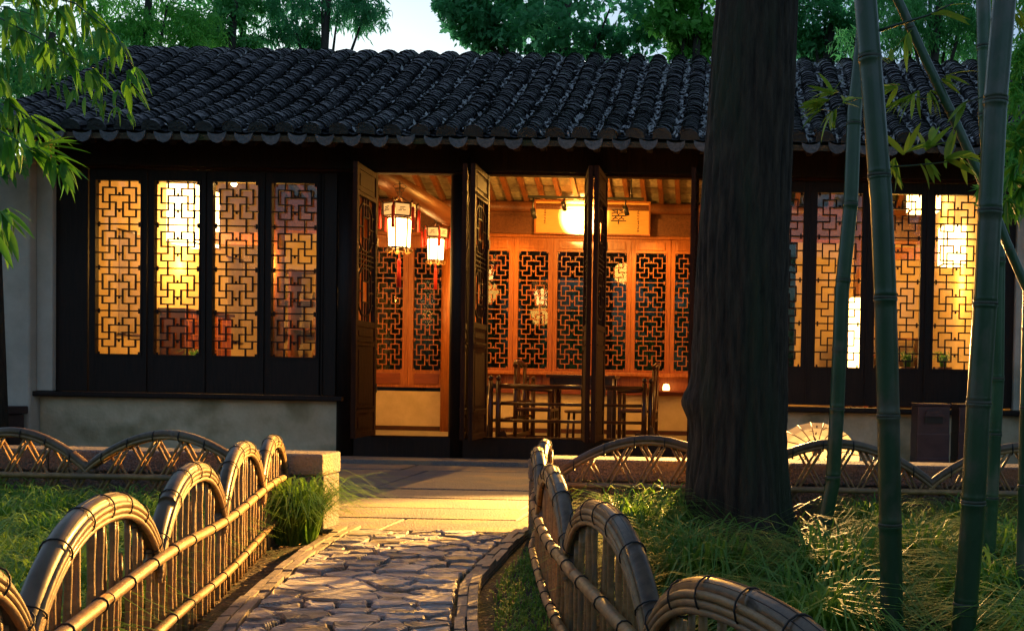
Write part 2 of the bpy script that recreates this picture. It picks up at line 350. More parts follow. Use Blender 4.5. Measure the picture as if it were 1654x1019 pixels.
# window: frame > lattice, pane
def lattice_lines():
    h, v = [], []
    for (u0, u1, y) in ((.13, .42, .16), (.58, .87, .16), (0, .13, .33), (.87, 1, .33), (.28, .72, .33), (.13, .42, .5), (.58, .87, .5),
                        (0, .28, .66), (.72, 1, .66), (.42, .58, .66), (.13, .42, .83), (.58, .87, .83), (0, 1, 1.0)): h.append((u0, u1, y))
    for (x, v0, v1) in ((.28, 0, .16), (.72, 0, .16), (.13, .16, .5), (.87, .16, .5), (.42, .16, .33), (.58, .16, .33), (.28, .33, .66), (.72, .33, .66),
                        (.42, .5, .83), (.58, .5, .83), (.13, .66, .83), (.87, .66, .83), (.28, .83, 1), (.72, .83, 1)): v.append((x, v0, v1))
    return h, v
def lattice(x0, x1, z0, z1, y, units, bw=.013, bd=.02):
    m = MB(); hh, vv = lattice_lines(); uh = (z1-z0)/units; wd = x1-x0
    for k in range(units):
        zt = z1-k*uh
        for u0, u1, t in hh:
            if k == units-1 and t == 1.0: continue
            m.box((x0+u0*wd-bw/2*(u0 > 0), y-bd/2, zt-t*uh-bw/2), (x0+u1*wd+bw/2*(u1 < 1), y+bd/2, zt-t*uh+bw/2))
        for u, t0, t1 in vv: m.box((x0+u*wd-bw/2, y-bd/2+.0015, zt-t1*uh), (x0+u*wd+bw/2, y+bd/2-.0015, zt-t0*uh))
        for u, t in ((.5, .30), (.5, .69), (.05, .98), (.95, .98), (.05, .03), (.95, .03)):
            m.box((x0+u*wd-.009, y-bd/2+.003, zt-t*uh-.014), (x0+u*wd+.009, y+bd/2-.003, zt-t*uh+.014))
    return m
def window(x0, wd, z0, z1, y, fz0, fz1, half, fm, lm, units=4, face=1):
    """frame panel around an opening x0..x0+wd, z0..z1; face=1 outside wall, -1 back wall"""
    m = MB(); a, b = x0-half, x0+wd+half
    m.box((a, y, fz0), (x0, y+.05, fz1)); m.box((x0+wd, y, fz0), (b, y+.05, fz1))
    m.box((x0, y+.002, z1), (x0+wd, y+.048, fz1)); m.box((x0, y+.002, fz0), (x0+wd, y+.048, z0))
    t = .012
    for lo, hi in (((x0-.016, y-.008, z0-.016), (x0, y, z1+.016)), ((x0+wd, y-.008, z0-.016), (x0+wd+.016, y, z1+.016)), ((x0, y-.008, z1), (x0+wd, y, z1+.016)), ((x0, y-.008, z0-.016), (x0+wd, y, z0))): m.box(lo, hi)
    m.box((b-.014, y-.014, fz0), (b+.002, y, fz1))
    f = part('window', m, fm)
    part('lattice', lattice(x0, x0+wd, z0, z1, y+.018, units), lm, 0, f)
    boxpart('pane', (x0, y+.034, z0), (x0+wd, y+.037, z1), 'pane', 0, f)
    return f
for x0 in (-6.556, .2946):
    for k in range(4): window(x0+k*PER, .466, 1.05, 2.84, 10.0, .654, 2.953, .069, 'darkwood', 'darkwood')
# panel moulding below each window
# open door leaves: hinge x, angle
def leaf(hx, ang, dirn=1):
    wd, t = .60, .045
    M4 = Matrix.Translation((hx, 9.99, 0)) @ Matrix.Rotation(ang, 4, 'Z')
    def bx(m, lo, hi): m.box(lo, hi, M4)
    f = MB(); z0, z1 = .26, 2.945
    bx(f, (0, -t/2, z0), (.055, t/2, z1)); bx(f, (wd-.055, -t/2, z0), (wd, t/2, z1))
    for zz in (z0, .50, 1.17, 1.36, 2.64, z1-.055): bx(f, (.055, -t/2+.002, zz), (wd-.055, t/2-.002, zz+.055))
    for s in (-1, 1):
        for zz in (.53, 1.19, 2.655): bx(f, (.055, s*(t/2+.004)-.004, zz+.02), (wd-.055, s*(t/2+.004)+.004, zz+.03))
    o = part('door_leaf', f, 'doorwood', 0)
    for a, b in ((z0+.055, .50), (.555, 1.17), (1.225, 1.36), (2.695, z1-.055)):
        p = MB(); bx(p, (.055, -.012, a), (wd-.055, .012, b)); bx(p, (.095, -.018, a+.04), (wd-.095, .018, b-.04)) if b-a > .12 else None
        part('panel', p, 'doorwood', 0, o)
    l = MB(); A, B, C, D = .055, wd-.055, 1.415, 2.64; bw = .012
    def line(u0, v0, u1, v1):
        p = M4 @ Vector((A+(B-A)*u0, 0, C+(D-C)*v0)); q = M4 @ Vector((A+(B-A)*u1, 0, C+(D-C)*v1)); nn = M4.to_3x3() @ Vector((0, 1, 0)); l.bar(p, q, bw, .018, nn)
    for cz in (.24, .76):
        hx_, hz = .17, .085
        for a, b in (((-1, -1), (1, -1)), ((1, -1), (1, 1)), ((1, 1), (-1, 1)), ((-1, 1), (-1, -1))): line(.5+a[0]*hx_, cz+a[1]*hz, .5+b[0]*hx_, cz+b[1]*hz)
        oc = [(.14, -.13), (.32, -.19), (.68, -.19), (.86, -.13), (.86, .13), (.68, .19), (.32, .19), (.14, .13)]
        for i in range(8): line(oc[i][0], cz+oc[i][1], oc[(i+1) % 8][0], cz+oc[(i+1) % 8][1])
        for s in (-1, 1):
            line(.5+s*.17, cz, .5+s*.36, cz); line(.5+s*.36, cz, .5+s*.5, cz); line(.5+s*.36, cz-.1, .5+s*.5, cz-.1); line(.5+s*.36, cz+.1, .5+s*.5, cz+.1)
            for u in (.35, .5, .65): line(u, cz+s*.085, u, cz+s*.25)
    for v in (.5, .46, .54): line(0, v, 1, v)
    for u in (.2, .35, .65, .8): line(u, .42, u, .58)
    part('lattice', l, 'doorwood', 0, o)
    for zz in (.7, 2.2):
        h = MB(); bx(h, (-.012, -.03, zz), (.03, .03, zz+.09)); part('hinge', h, 'black', 0, o)
    return o
A90 = -math.pi/2
leaf(-3.655, A90+.03); leaf(-2.50, A90+.01); leaf(-2.72, A90+.24)
leaf(-1.48, A90+.21); leaf(-1.285, A90-.02); leaf(-.345, A90-.02)
# back wall of the hall
boxpart('back_base_wall', (XL, 15.0, .03), (XR, 15.2, .64), 'inplaster')
boxpart('skirting', (XL+.3, 14.985, .03), (XR-.1, 14.998, .10), 'furniture')
boxpart('back_moulding', (-4.2, 14.93, .64), (XR, 15.2, .70), 'redwood', .008)
boxpart('wainscot', (-4.2, 15.0, .70), (XR, 15.05, .93), 'orangewood')
boxpart('ledge', (-4.22, 14.82, .93), (XR, 15.2, .985), 'orangewood', .01)
for k in range(12): boxpart('wainscot_stile', (-4.16+k*PER, 14.97, .70), (-4.09+k*PER, 14.998, .93), 'redwood', .004)
boxpart('back_beam', (XL, 14.93, 3.10), (XR, 15.2, 3.36), 'beam'); part('purlin', MB().tube([(XL, 14.86, 3.50), (XR, 14.86, 3.50)], .085, 14), 'beam')
boxpart('back_rail', (XL, 14.955, 3.05), (XR, 15.1, 3.098), 'orangewood', .006)
for k in range(-1, 7):
    x0 = -3.2645+k*PER-.0
    f = window(x0, .466, 1.03, 2.84, 15.0, .987, 3.048, .069, 'orangewood', 'orangewood')
    boxpart('carved_panel', (x0+.02, 14.985, 2.885), (x0+.446, 14.998, 3.01), 'orangewood', .006, f)
    c = MB()
    for q in range(9): c.box((x0+.07+q*.037, 14.978, 2.92+.02*(q % 2)), (x0+.092+q*.037, 14.984, 2.965+.02*(q % 3 == 0)))
    part('carving', c, 'orangewood', 0, f)
for x0 in (-5.49, -4.89):
    f = window(x0, .44, .97, 2.86, 15.0, .70, 3.048, .08, 'orangewood', 'orangewood'); boxpart('carved_panel', (x0+.03, 14.985, .75), (x0+.41, 14.998, .92), 'redwood', .006, f)
for x in (-4.33, -5.66): part('column', MB().tube([(x, 14.9, .03), (x, 14.9, 3.45)], .09, 18), 'orangewood')
boxpart('back_wall', (XL, 15.0, .64), (-5.74, 15.2, 3.1), 'inplaster'); boxpart('back_wall', (1.04, 15.0, .987), (XR, 15.2, 3.1), 'inplaster')
boxpart('wall_board', (-4.34, 15.0, .645), (-3.945, 15.06, 3.048), 'orangewood')
# cross beams
for x in (-3.95, -.16): part('cross_beam', MB().tube([(x, 10.1, 3.12), (x, 15.0, 3.12)], .13, 16), 'beam'); part('cross_beam', MB().tube([(x, 11.0, 3.75), (x, 13.5, 3.75)], .11, 16), 'beam')
part('purlin', MB().tube([(XL, 13.5, 4.12), (XR, 13.5, 4.12)], .085, 14), 'beam'); part('purlin', MB().tube([(XL, 10.2, 3.40), (XR, 10.2, 3.40)], .085, 14), 'beam')

# ---- roof profile (Y, Z): gently hollowed slope rolled over at the ridge
PY = np.array([9.30, 10.2, 11.1, 11.75, 12.02, 12.22, 12.42, 12.7, 13.35, 14.3, 15.6]); PZ = np.array([3.20, 3.66, 4.22, 4.67, 4.82, 4.875, 4.85, 4.76, 4.46, 4.03, 3.46])
yy = np.linspace(9.3, 15.6, 900)
from mathutils.geometry import interpolate_bezier
zz = np.interp(yy, PY, PZ); ker = np.hanning(61); ker /= ker.sum(); zp = np.concatenate([zz[0]-(zz[1]-zz[0])*np.arange(30, 0, -1), zz, zz[-1]+(zz[-1]-zz[-2])*np.arange(1, 31)]); zz = np.convolve(zp, ker, 'valid')
ss = np.concatenate([[0], np.cumsum(np.hypot(np.diff(yy), np.diff(zz)))])
def prof(s):
    y = np.interp(s, ss, yy); z = np.interp(s, ss, zz); e = .03
    dy = np.interp(s+e, ss, yy)-np.interp(s-e, ss, yy); dz = np.interp(s+e, ss, zz)-np.interp(s-e, ss, zz); return y, z, math.atan2(dz, dy)
TP = .2581; cols = [-.4037+k*TP for k in range(-27, 15)]
RX0, RX1 = cols[0]-.16, cols[-1]+.16
ROOF = MB()
sy = np.linspace(0, ss[-1], 46); vs = []
for s in sy: y, z, a = prof(s); vs += [(RX0, y, z-.05), (RX1, y, z-.05), (RX0, y, z-.10), (RX1, y, z-.10)]
fs = []
for i in range(45):
    b = 4*i; fs += [(b, b+1, b+5, b+4), (b+3, b+2, b+6, b+7), (b+2, b, b+4, b+6), (b+1, b+3, b+7, b+5)]
fs += [(0, 2, 3, 1)]; ROOF.add(vs, fs)
ROOFO = part('roof', ROOF, 'soil')
# one cover tile: local x across, y up the slope, z outwards
def tile_arrays(r=.088, L=.17, th=.014, taper=.93, n=7, hump=.78):
    ang = np.linspace(math.pi, 0, n); V = []
    for (rr, y, lift) in ((r-th, 0, 0), (r, 0, 0), (r*taper, L, -.022), (r*taper-th, L, -.022)):
        for a in ang: V.append((rr*math.cos(a), y, rr*math.sin(a)*hump+lift+.018))
    F = []
    for row in range(2): F += [(row*n+j, row*n+j+1, (row+1)*n+j+1, (row+1)*n+j) for j in range(n-1)]
    return np.array(V), np.array(F)[:, ::-1]
TV, TF = tile_arrays()
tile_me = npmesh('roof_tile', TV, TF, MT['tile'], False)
EXP = .062; nrow = int(ss[-1]*.58/EXP)
bigV, bigF, nb = [], [], 0
def place(V, x, s, roll, yaw, dz):
    y, z, a = prof(s); c, sn = math.cos(a), math.sin(a)
    cr, sr = math.cos(roll), math.sin(roll); Vx = V[:, 0]*cr+V[:, 2]*sr; Vz = V[:, 2]*cr-V[:, 0]*sr+dz
    X = Vx-V[:, 1]*yaw; Y = V[:, 1]+V[:, 0]*yaw
    return np.stack([x+X, y+Y*c-Vz*sn, z+Y*sn+Vz*c], 1)
ho = np.array(H.location)
colwob = {x: [rng.uniform(-.012, .012), rng.uniform(0, 6)] for x in cols}
for x in cols:
    am, ph = colwob[x]
    for r in range(nrow):
        s = r*EXP+rng.uniform(-.010, .010); ro, ya, dz = rng.normal(0, .05), rng.normal(0, .035), rng.uniform(-.005, .006)+.004*math.sin(r*.3+ph)
        xx = x+am*math.sin(r*.16+ph)+rng.normal(0, .004)
        if r < 7 and True:
            y, z, a = prof(s); o = link('roof_tile', tile_me, ROOFO, (xx, y-dz*math.sin(a), z+dz*math.cos(a)), (a, ro, ya))
        else: bigV.append(place(TV, xx, s, ro, ya, dz)-ho); bigF.append(TF+nb); nb += len(TV)
# trough tiles: concave
a_ = np.linspace(-1, 1, 5); QV = np.array([(u*.085, y, -.035+.04*u*u+dz) for (y, dz) in ((0, 0.012), (.2, -.012)) for u in a_]); QF = np.array([(j, j+1, 6+j, 5+j) for j in range(4)])
LV = []
for x in cols[:-1]:
    for r in range(int(nrow*62/110)):
        s = r*.11+rng.uniform(-.01, .01); bigV.append(place(QV, x+TP/2, s, rng.normal(0, .03), rng.normal(0, .03), 0)-ho); bigF.append(np.array([[q[0], q[1], q[2], q[3]] for q in QF])+nb); nb += len(QV)
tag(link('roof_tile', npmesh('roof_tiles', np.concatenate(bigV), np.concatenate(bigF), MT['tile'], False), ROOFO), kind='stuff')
# eave ends: hump faces and hanging drip tiles
n = 9; hp = MB(); ang = [math.pi*j/(n-1) for j in range(n)]; hp.prism([(-.092*math.cos(t), .072*math.sin(t)+.004) for t in ang]+[(.092, -.02), (-.092, -.02)], 'y', -.016, .004)
hump_me = hp.mesh('eave_tile', MT['tile'])
dp = MB(); sh_ = [(-.088, .0), (-.086, -.03), (-.07, -.065), (-.045, -.092), (0, -.108), (.045, -.092), (.07, -.065), (.086, -.03), (.088, 0), (.045, -.018), (0, -.024), (-.045, -.018)]
dp.add([(u, -.02-.16*-v*.35, v) for u, v in sh_]+[(u, -.004-.16*-v*.35, v) for u, v in sh_], [tuple(range(12)), tuple(range(23, 11, -1))]+[(i, 12+i, 12+(i+1) % 12, (i+1) % 12) for i in range(12)])
drip_me = dp.mesh('drip_tile', MT['drip'])
for x in cols: link('eave_tile', hump_me, ROOFO, (x+rng.normal(0, .004), 9.296, 3.205+rng.normal(0, .005)), (.25, rng.normal(0, .05), 0))
for x in cols[:-1]: link('drip_tile', drip_me, ROOFO, (x+TP/2+rng.normal(0, .004), 9.285, 3.172+rng.normal(0, .004)), (rng.normal(0.05, .06), rng.normal(0, .05), 0))
# rafters
rf = MB()
for x in cols: 
    y0, z0, a = prof(.12); y1, z1, a = prof(2.9); part('rafter', MB().bar((x+.13, y0, z0-.145), (x+.13, y1, z1-.145), .06, .07), 'darkwood', 0, ROOFO)
for x in cols:
    ya_, yb_ = 12.75, 15.1; part('rafter', MB().bar((x+.13, ya_, np.interp(ya_, yy, zz)-.19), (x+.13, yb_, np.interp(yb_, yy, zz)-.19), .07, .08), 'beam', 0, ROOFO)
# ceiling bricks between the rear rafters
cb = MB(); cb.box((-.092, -.075, -.012), (.092, .075, .012)); cb_me = cb.mesh('ceiling_brick', MT['ceiltile'])
na = math.atan2(np.interp(14.8, yy, zz)-np.interp(13.2, yy, zz), 1.6)
for x in cols:
    if -5.6 < x < .2:
        for q in range(10):
            y = 14.95-q*.148; link('ceiling_brick', cb_me, ROOFO, (x, y, np.interp(y, yy, zz)-.128+rng.normal(0, .003)), (math.atan2(np.interp(y+.1, yy, zz)-np.interp(y-.1, yy, zz), .2), rng.normal(0, .01), 0))
# fallen leaves lying in the roof troughs
V, F, k0 = [], [], 0
lq = np.array([(-.5, 0, 0), (0, -.22, .05), (.5, 0, 0), (0, .22, .08)])
for i, x in enumerate(cols[:-1]):
    dens = int(np.interp(x, [-7, -4.5, -2, 0, 3], [16, 40, 140, 210, 190]))
    for _ in range(dens):
        s = rng.uniform(.02, 3.3)**1.0; sz = rng.uniform(.03, .075); y, z, a = prof(s)
        th = rng.uniform(0, 6.3); tilt = rng.normal(0, .5)
        P = lq*sz; P = np.stack([P[:, 0]*math.cos(th)-P[:, 1]*math.sin(th), P[:, 0]*math.sin(th)+P[:, 1]*math.cos(th), P[:, 2]+P[:, 0]*tilt], 1)
        P = place(P, x+TP/2+rng.normal(0, .025), s, 0, 0, .004+rng.uniform(-.006, .024)); V.append(P); F.append(np.array([[0, 1, 2, 3]])+k0); k0 += 4
tag(link('leaf_litter', npmesh('leaf_litter', np.concatenate(V), np.concatenate(F), MT['paleleaf'], False)), 'pale fallen leaves lying in the troughs of the tiled roof', 'leaf litter', None, 'stuff')

# ------------------------------------------------------------------ granite bench walls either side of the path
def low_wall(x0, x1, label):
    t = thing('granite_bench', label, 'low wall', ((x0+x1)/2, 5.6, 0)); x = x0; r = random.Random(int(x0*10))
    while x < x1-.05:
        L = min(r.uniform(1.3, 1.7), x1-x); L = x1-x if x1-x-L < .4 else L
        MB().box((x+.003, 5.475, -.08), (x+L-.003, 5.70, .30)).build('base_block', MT['granite'], t, .008)
        MB().box((x+.002, 5.455, .303), (x+L-.002, 5.72, .425)).build('cap_block', MT['granite'], t, .012); x += L
low_wall(-8.2, -2.28, 'long low granite bench wall behind the arched fence left of the path')
low_wall(-1.12, 4.4, 'long low granite bench wall running behind the tree right of the path')
t = thing('stone_ledge', 'brown stone block against the foot of the white left pier', 'stone block', (-7.3, 9.5, 0))
MB().box((-7.9, 9.2, -.05), (-7.14, 9.8, .42)).build('block', MT['bin'], t, .02)
MB().box((-7.95, 9.16, .423), (-7.12, 9.82, .50)).build('slab', MT['bin'], t, .01)

# ------------------------------------------------------------------ things inside the hall
def lantern(loc, sc, rz, label):
    t = thing('palace_lantern', label, 'lantern', loc, 'palace lanterns hanging in the doorway'); L = Vector(loc)
    def hexp(r, k, z): a = math.pi/3*k+rz; return L+Vector((r*sc*math.cos(a), r*sc*math.sin(a), z*sc))
    f = MB()
    for k in range(6):
        f.bar(hexp(.115, k, -.13), hexp(.13, k, .20), .016*sc, .016*sc); f.bar(hexp(.175, k, .21), hexp(.18, k, .36), .018*sc, .018*sc)
        for r, z in ((.115, -.13), (.13, .2), (.175, .215), (.178, .355)): f.bar(hexp(r, k, z), hexp(r, k+1, z), .016*sc, .018*sc)
        f.bar(hexp(.13, k, .2), hexp(.175, k, .215), .016*sc, .014*sc)
        f.bar(hexp(.178, k, .36), hexp(.21, k, .39), .014*sc, .014*sc); f.bar(hexp(.178, k, .355), hexp(.02, k, .44), .012*sc, .012*sc)
        f.bar(hexp(.115, k, -.13), hexp(.12, k, -.19), .014*sc, .014*sc)
    f.build('frame', MT['furniture'], t)
    for k in range(6):
        m = MB(); m.add([hexp(.117, k+.05, -.115), hexp(.117, k+.95, -.115), hexp(.128, k+.95, .185), hexp(.128, k+.05, .185), hexp(.112, k+.05, -.115), hexp(.112, k+.95, -.115), hexp(.123, k+.95, .185), hexp(.123, k+.05, .185)],
            [(0, 1, 2, 3), (7, 6, 5, 4), (0, 4, 5, 1), (2, 6, 7, 3), (1, 5, 6, 2), (3, 7, 4, 0)]); m.build('pane', MT['lampglow'], t)
        m = MB(); m.add([hexp(.172, k+.08, .225), hexp(.172, k+.92, .225), hexp(.175, k+.92, .345), hexp(.175, k+.08, .345), hexp(.165, k+.08, .225), hexp(.165, k+.92, .225), hexp(.168, k+.92, .345), hexp(.168, k+.08, .345)],
            [(0, 1, 2, 3), (7, 6, 5, 4), (0, 4, 5, 1), (2, 6, 7, 3), (1, 5, 6, 2), (3, 7, 4, 0)]); c = m.build('crown_panel', MT['crownglow'], t)
        p = MB()
        for u, v, l in ((.35, .3, .2), (.45, .5, .25), (.6, .35, .15), (.5, .7, .3)): p.bar(hexp(.176, k+u-l/2, .235+.1*v), hexp(.176, k+u+l/2, .24+.1*v), .012*sc, .006*sc)
        p.build('painting', MT['ink'], c)
        b = MB(); b.lathe(hexp(.122, k+.5, -.165), [(0.001, .03*sc), (.03*sc, .025*sc), (.034*sc, 0), (.02*sc, -.02*sc), (.001, -.025*sc)], 8); b.build('bracket', MT['gold'], t)
        ts = MB(); P = hexp(.215, k, .37); ts.tube([P, P-Vector((0, 0, .05*sc))], .004*sc, 5); ts.tube([P-Vector((0, 0, q*sc)) for q in (.05, .07, .12, .3)], [.008*sc, .018*sc, .016*sc, .02*sc], 8); ts.build('tassel', MT['tassel'], t)
    ts = MB(); P = L-Vector((0, 0, .15*sc)); ts.tube([P, P-Vector((0, 0, .1*sc))], .005*sc, 5); ts.tube([P-Vector((0, 0, q*sc)) for q in (.1, .13, .2, .42)], [.01*sc, .025*sc, .022*sc, .027*sc], 8); ts.build('tassel', MT['tassel'], t)
    h = MB(); h.tube([L+Vector((0, 0, .44*sc)), L+Vector((0, 0, .62*sc))], .006, 6)
    for q in range(3): h.tube([L+Vector((.05*math.cos(a)*sc*(q+1)/2, 0, (.48+.04*q)*sc+.03*math.sin(a)*sc)) for a in np.linspace(0, math.pi*2, 9)], .004, 5)
    h.build('hook', MT['black'], t)
    pl = bpy.data.lights.new('lantern_light', 'POINT'); pl.energy = 8*sc*LK; pl.color = WARM; pl.shadow_soft_size = .2
    po = bpy.data.objects.new('lantern_light', pl); COL.objects.link(po); po.location = L+Vector((0, -.0, -.32*sc))
lantern(at(645, 382, 10.9), 1.0, .52, 'larger hexagonal palace lantern with red tassels, hanging nearer the front in the left opening')
lantern(at(704, 407, 13.6), .92, 0, 'smaller hexagonal palace lantern with red tassels, hanging lower beside the dark post')
# sign board
b0 = at(866, 322, 14.80); b1 = at(1048, 378, 14.80); sx0, sx1, sz0, sz1 = b0.x, b1.x, b1.z-.01, b0.z-.03
t = thing('sign_board', 'golden calligraphy board hung above the lattice windows of the back wall', 'sign', ((sx0+sx1)/2, 14.8, sz0))
MB().box((sx0, 14.79, sz0), (sx1, 14.82, sz1)).build('board', MT['board'], t, .004)
for lo, hi in (((sx0-.02, 14.775, sz0-.02), (sx1+.02, 14.825, sz0)), ((sx0-.02, 14.775, sz1), (sx1+.02, 14.825, sz1+.02)), ((sx0-.02, 14.775, sz0), (sx0, 14.825, sz1)), ((sx1, 14.775, sz0), (sx1+.02, 14.825, sz1))): MB().box(lo, hi).build('border', MT['orangewood'], t)
cu = bpy.data.curves.new('character', 'FONT'); cu.body = '\u7fe0'; cu.size = .26; cu.extrude = .003; cu.align_x = 'CENTER'
tmp = bpy.data.objects.new('tmp', cu); COL.objects.link(tmp); bpy.context.view_layer.update()
me = bpy.data.meshes.new_from_object(tmp.evaluated_get(bpy.context.evaluated_depsgraph_get())); bpy.data.objects.remove(tmp); me.name = 'character'
me.materials.clear(); me.materials.append(MT['ink'])
cp = at(999, 350, 14.78); link('character', me, t, (cp.x, 14.784, cp.z-.09), (math.pi/2, 0, 0), (1.0, 1.0, 1))
r = random.Random(3)
for cx_, nst, z1_ in ((at(880, 350, 14.78).x, 7, sz1-.10), (at(1031, 350, 14.78).x, 11, sz1-.05)):
    m = MB()
    for q in range(nst):
        zc = z1_-q*.038
        for _ in range(4): a = r.uniform(-.3, .3) if r.random() < .6 else r.uniform(1.2, 1.9); l = r.uniform(.008, .016); ox, oz = r.uniform(-.008, .008), r.uniform(-.012, .012); m.bar((cx_+ox-l*math.cos(a), 14.786, zc+oz-l*math.sin(a)), (cx_+ox+l*math.cos(a), 14.786, zc+oz+l*math.sin(a)), .004, .004)
    m.build('inscription', MT['ink'], t)
# track light with three spot heads
ty = 14.1
t = thing('track_light', 'black ceiling track with three spot heads in front of the golden board', 'track light', (at(955, 318, ty).x, ty, at(955, 318, ty).z))
p0, p1 = at(853, 318, ty), at(1040, 322, ty); MB().bar(p0, p1, .04, .035).build('rail', MT['black'], t); MB().tube([at(1019, 319, ty), at(1020, 290, ty), at(1024, 270, ty+.2)], .008, 6).build('cable', MT['black'], t)
heads = [(862, 345, (0.05, .12, -.26)), (911, 333, (.0, .09, -.06)), (1011, 340, (.06, .08, -.2))]
for px, py, d in heads:
    c = at(px, py, ty); tp = at(px, 320, ty); d = Vector(d); q = MB(); q.tube([tp, c-d*.2], .012, 6); q.tube([c-d.normalized()*.07, c+d.normalized()*.07], .036, 12); o = q.build('spot_head', MT['black'], t)
    l = MB(); l.tube([c+d.normalized()*.071, c+d.normalized()*.075], .03, 12); l.build('lens', MT['bulb'] if px == 911 else MT['black'], o)
def spot(name, loc, target, e, ang, blend=.4, size=.03, color=WARM):
    d = bpy.data.lights.new(name, 'SPOT'); d.energy = e*LK; d.spot_size = math.radians(ang); d.spot_blend = blend; d.shadow_soft_size = size; d.color = color
    o = bpy.data.objects.new(name, d); COL.objects.link(o); o.location = loc; o.rotation_euler = (Vector(target)-Vector(loc)).to_track_quat('-Z', 'Y').to_euler(); return o
def point(name, loc, e, size=.08, color=WARM):
    d = bpy.data.lights.new(name, 'POINT'); d.energy = e*LK; d.shadow_soft_size = size; d.color = color
    o = bpy.data.objects.new(name, d); COL.objects.link(o); o.location = loc; return o
sg = at(938, 350, 14.79)
hd = Vector((0, .09, -.06)).normalized(); spot('sign_spot', at(911, 333, ty)+hd*.10, sg, 420, 64, .6, .02, (1, .6, .22))
spot('outward_spot', at(925, 338, 14.02), (-1.9, 4.6, 0), 600, 36, .8, .04, WARM)
for px_, tx_ in ((862, 800), (1011, 1080)): spot('track_spot', at(px_, 352, ty+.12), at(tx_, 480, 15.0), 55, 75, .7, .03, WARM)
point('hall_fill', (-2.3, 13.2, 3.05), 78, .12)  # added fill points that lift the hall, no fixture behind them
point('hall_fill', (-2.0, 11.6, 2.9), 16, .2)
# pendant shades in the side rooms
def pendant(loc, w_, h_, label, e):
    t = thing('pendant_lamp', label, 'lamp', loc, 'box-shaped pendant lamps in the side rooms'); L = Vector(loc)
    MB().box(L-Vector((w_/2, w_/2, h_/2)), L+Vector((w_/2, w_/2, h_/2))).build('shade', MT['pendant'], t, .02)
    f = MB()
    for sx in (-1, 1):
        for sy_ in (-1, 1): f.bar(L+Vector((sx*w_/2, sy_*w_/2, -h_/2-.01)), L+Vector((sx*w_/2, sy_*w_/2, h_/2+.01)), .015, .015)
    for zz_ in (-h_/2, h_/2):
        for a, b in (((-1, -1), (1, -1)), ((1, -1), (1, 1)), ((1, 1), (-1, 1)), ((-1, 1), (-1, -1))): f.bar(L+Vector((a[0]*w_/2, a[1]*w_/2, zz_)), L+Vector((b[0]*w_/2, b[1]*w_/2, zz_)), .018, .018)
    f.tube([L+Vector((0, 0, h_/2)), L+Vector((0, 0, 3.9-L.z))], .008, 6); f.build('frame', MT['furniture'], t)
    point('pendant_light', L-Vector((0, 0, h_/2+.25)), e, .2)
pendant(at(296, 350, 12.4), .62, .74, 'glowing white box lamp seen through the second lattice window from the left', 36)
pendant(at(1541, 398, 12.4), .34, .50, 'glowing white box lamp seen through the rightmost lattice window', 30)
pendant(at(1492, 322, 13.4), .4, .36, 'glowing white box lamp high in the third lattice window right of the trunk', 20)
t = thing('wall_spot', 'small bare bright bulb at the top of the third lattice window from the left', 'lamp', at(378, 297, 10.35))
L = at(378, 297, 10.35); MB().lathe(L, [(.001, -.03), (.022, -.02), (.028, 0), (.02, .022), (.012, .035)], 12).build('bulb', MT['bulb'], t); MB().tube([L+Vector((0, 0, .03)), L+Vector((0, .0, .2))], .014, 8).build('holder', MT['black'], t)
point('bulb_light', L+Vector((0, .1, -.06)), 3, .03)
point('room_fill', (-6.0, 12.2, 2.3), 58, .15); point('room_fill', (1.9, 12.0, 2.3), 40, .15)  # fill without fixtures, added to brighten the side-room walls
# tall paper floor lamp in the right room
t = thing('floor_lamp', 'tall narrow white floor lamp glowing behind the second window right of the trunk', 'lamp', at(1381, 600, 11.6)+Vector((0, 0, -.9)))
L = at(1381, 538, 11.6); MB().box(L-Vector((.07, .07, .44)), L+Vector((.07, .07, .42))).build('shade', MT['pendant'], t, .015)
f = MB(); f.box((L.x-.1, L.y-.1, .03), (L.x+.1, L.y+.1, .07)); f.tube([(L.x, L.y, .07), (L.x, L.y, L.z-.44)], .02, 8); f.build('stand', MT['furniture'], t)
# furniture
def turned(m, p, q, r0): m.tube([p, q], r0, 8)
def armchair(loc, rz, label):
    t = thing('armchair', label, 'chair', loc, 'dark wooden armchairs at the table'); L = Vector(loc); R = Matrix.Rotation(rz, 3, 'Z')
    P = lambda x, y, z: L+R @ Vector((x, y, z))
    Mx = Matrix.Translation(L) @ R.to_4x4()
    MB().box((-.29, -.23, .44), (.29, .23, .475), Mx).build('seat', MT['furniture'], t, .006)
    for sx in (-1, 1):
        for sy_ in (-1, 1):
            h = 1.0 if sy_ > 0 else .72; m = MB(); turned(m, P(sx*.27, sy_*.21, 0), P(sx*.26, sy_*.21, h), .025); m.build('leg', MT['furniture'], t)
        m = MB(); m.tube([P(sx*.27, .21, .74), P(sx*.3, 0, .71), P(sx*.27, -.24, .70)], .024, 8); m.build('arm', MT['furniture'], t)
        s = MB(); s.bar(P(sx*.27, -.2, .10), P(sx*.27, .2, .10), .03, .03); s.build('stretcher', MT['furniture'], t)
        for k in range(4): s = MB(); s.bar(P(-.2+.13*k, sx*.225, .34), P(-.2+.13*k, sx*.225, .44), .02, .02); s.build('spindle', MT['furniture'], t)
        s = MB(); s.bar(P(-.26, sx*.22, .34), P(.26, sx*.22, .34), .022, .026); s.build('apron', MT['furniture'], t)
    m = MB(); m.tube([P(-.3, .21, 1.0), P(-.12, .24, 1.05), P(.12, .24, 1.05), P(.3, .21, 1.0)], .028, 8); m.build('top_rail', MT['furniture'], t)
    m = MB(); m.bar(P(0, .22, .475), P(0, .24, 1.04), .15, .016, R @ Vector((0, 1, 0))); m.build('splat', MT['furniture'], t)
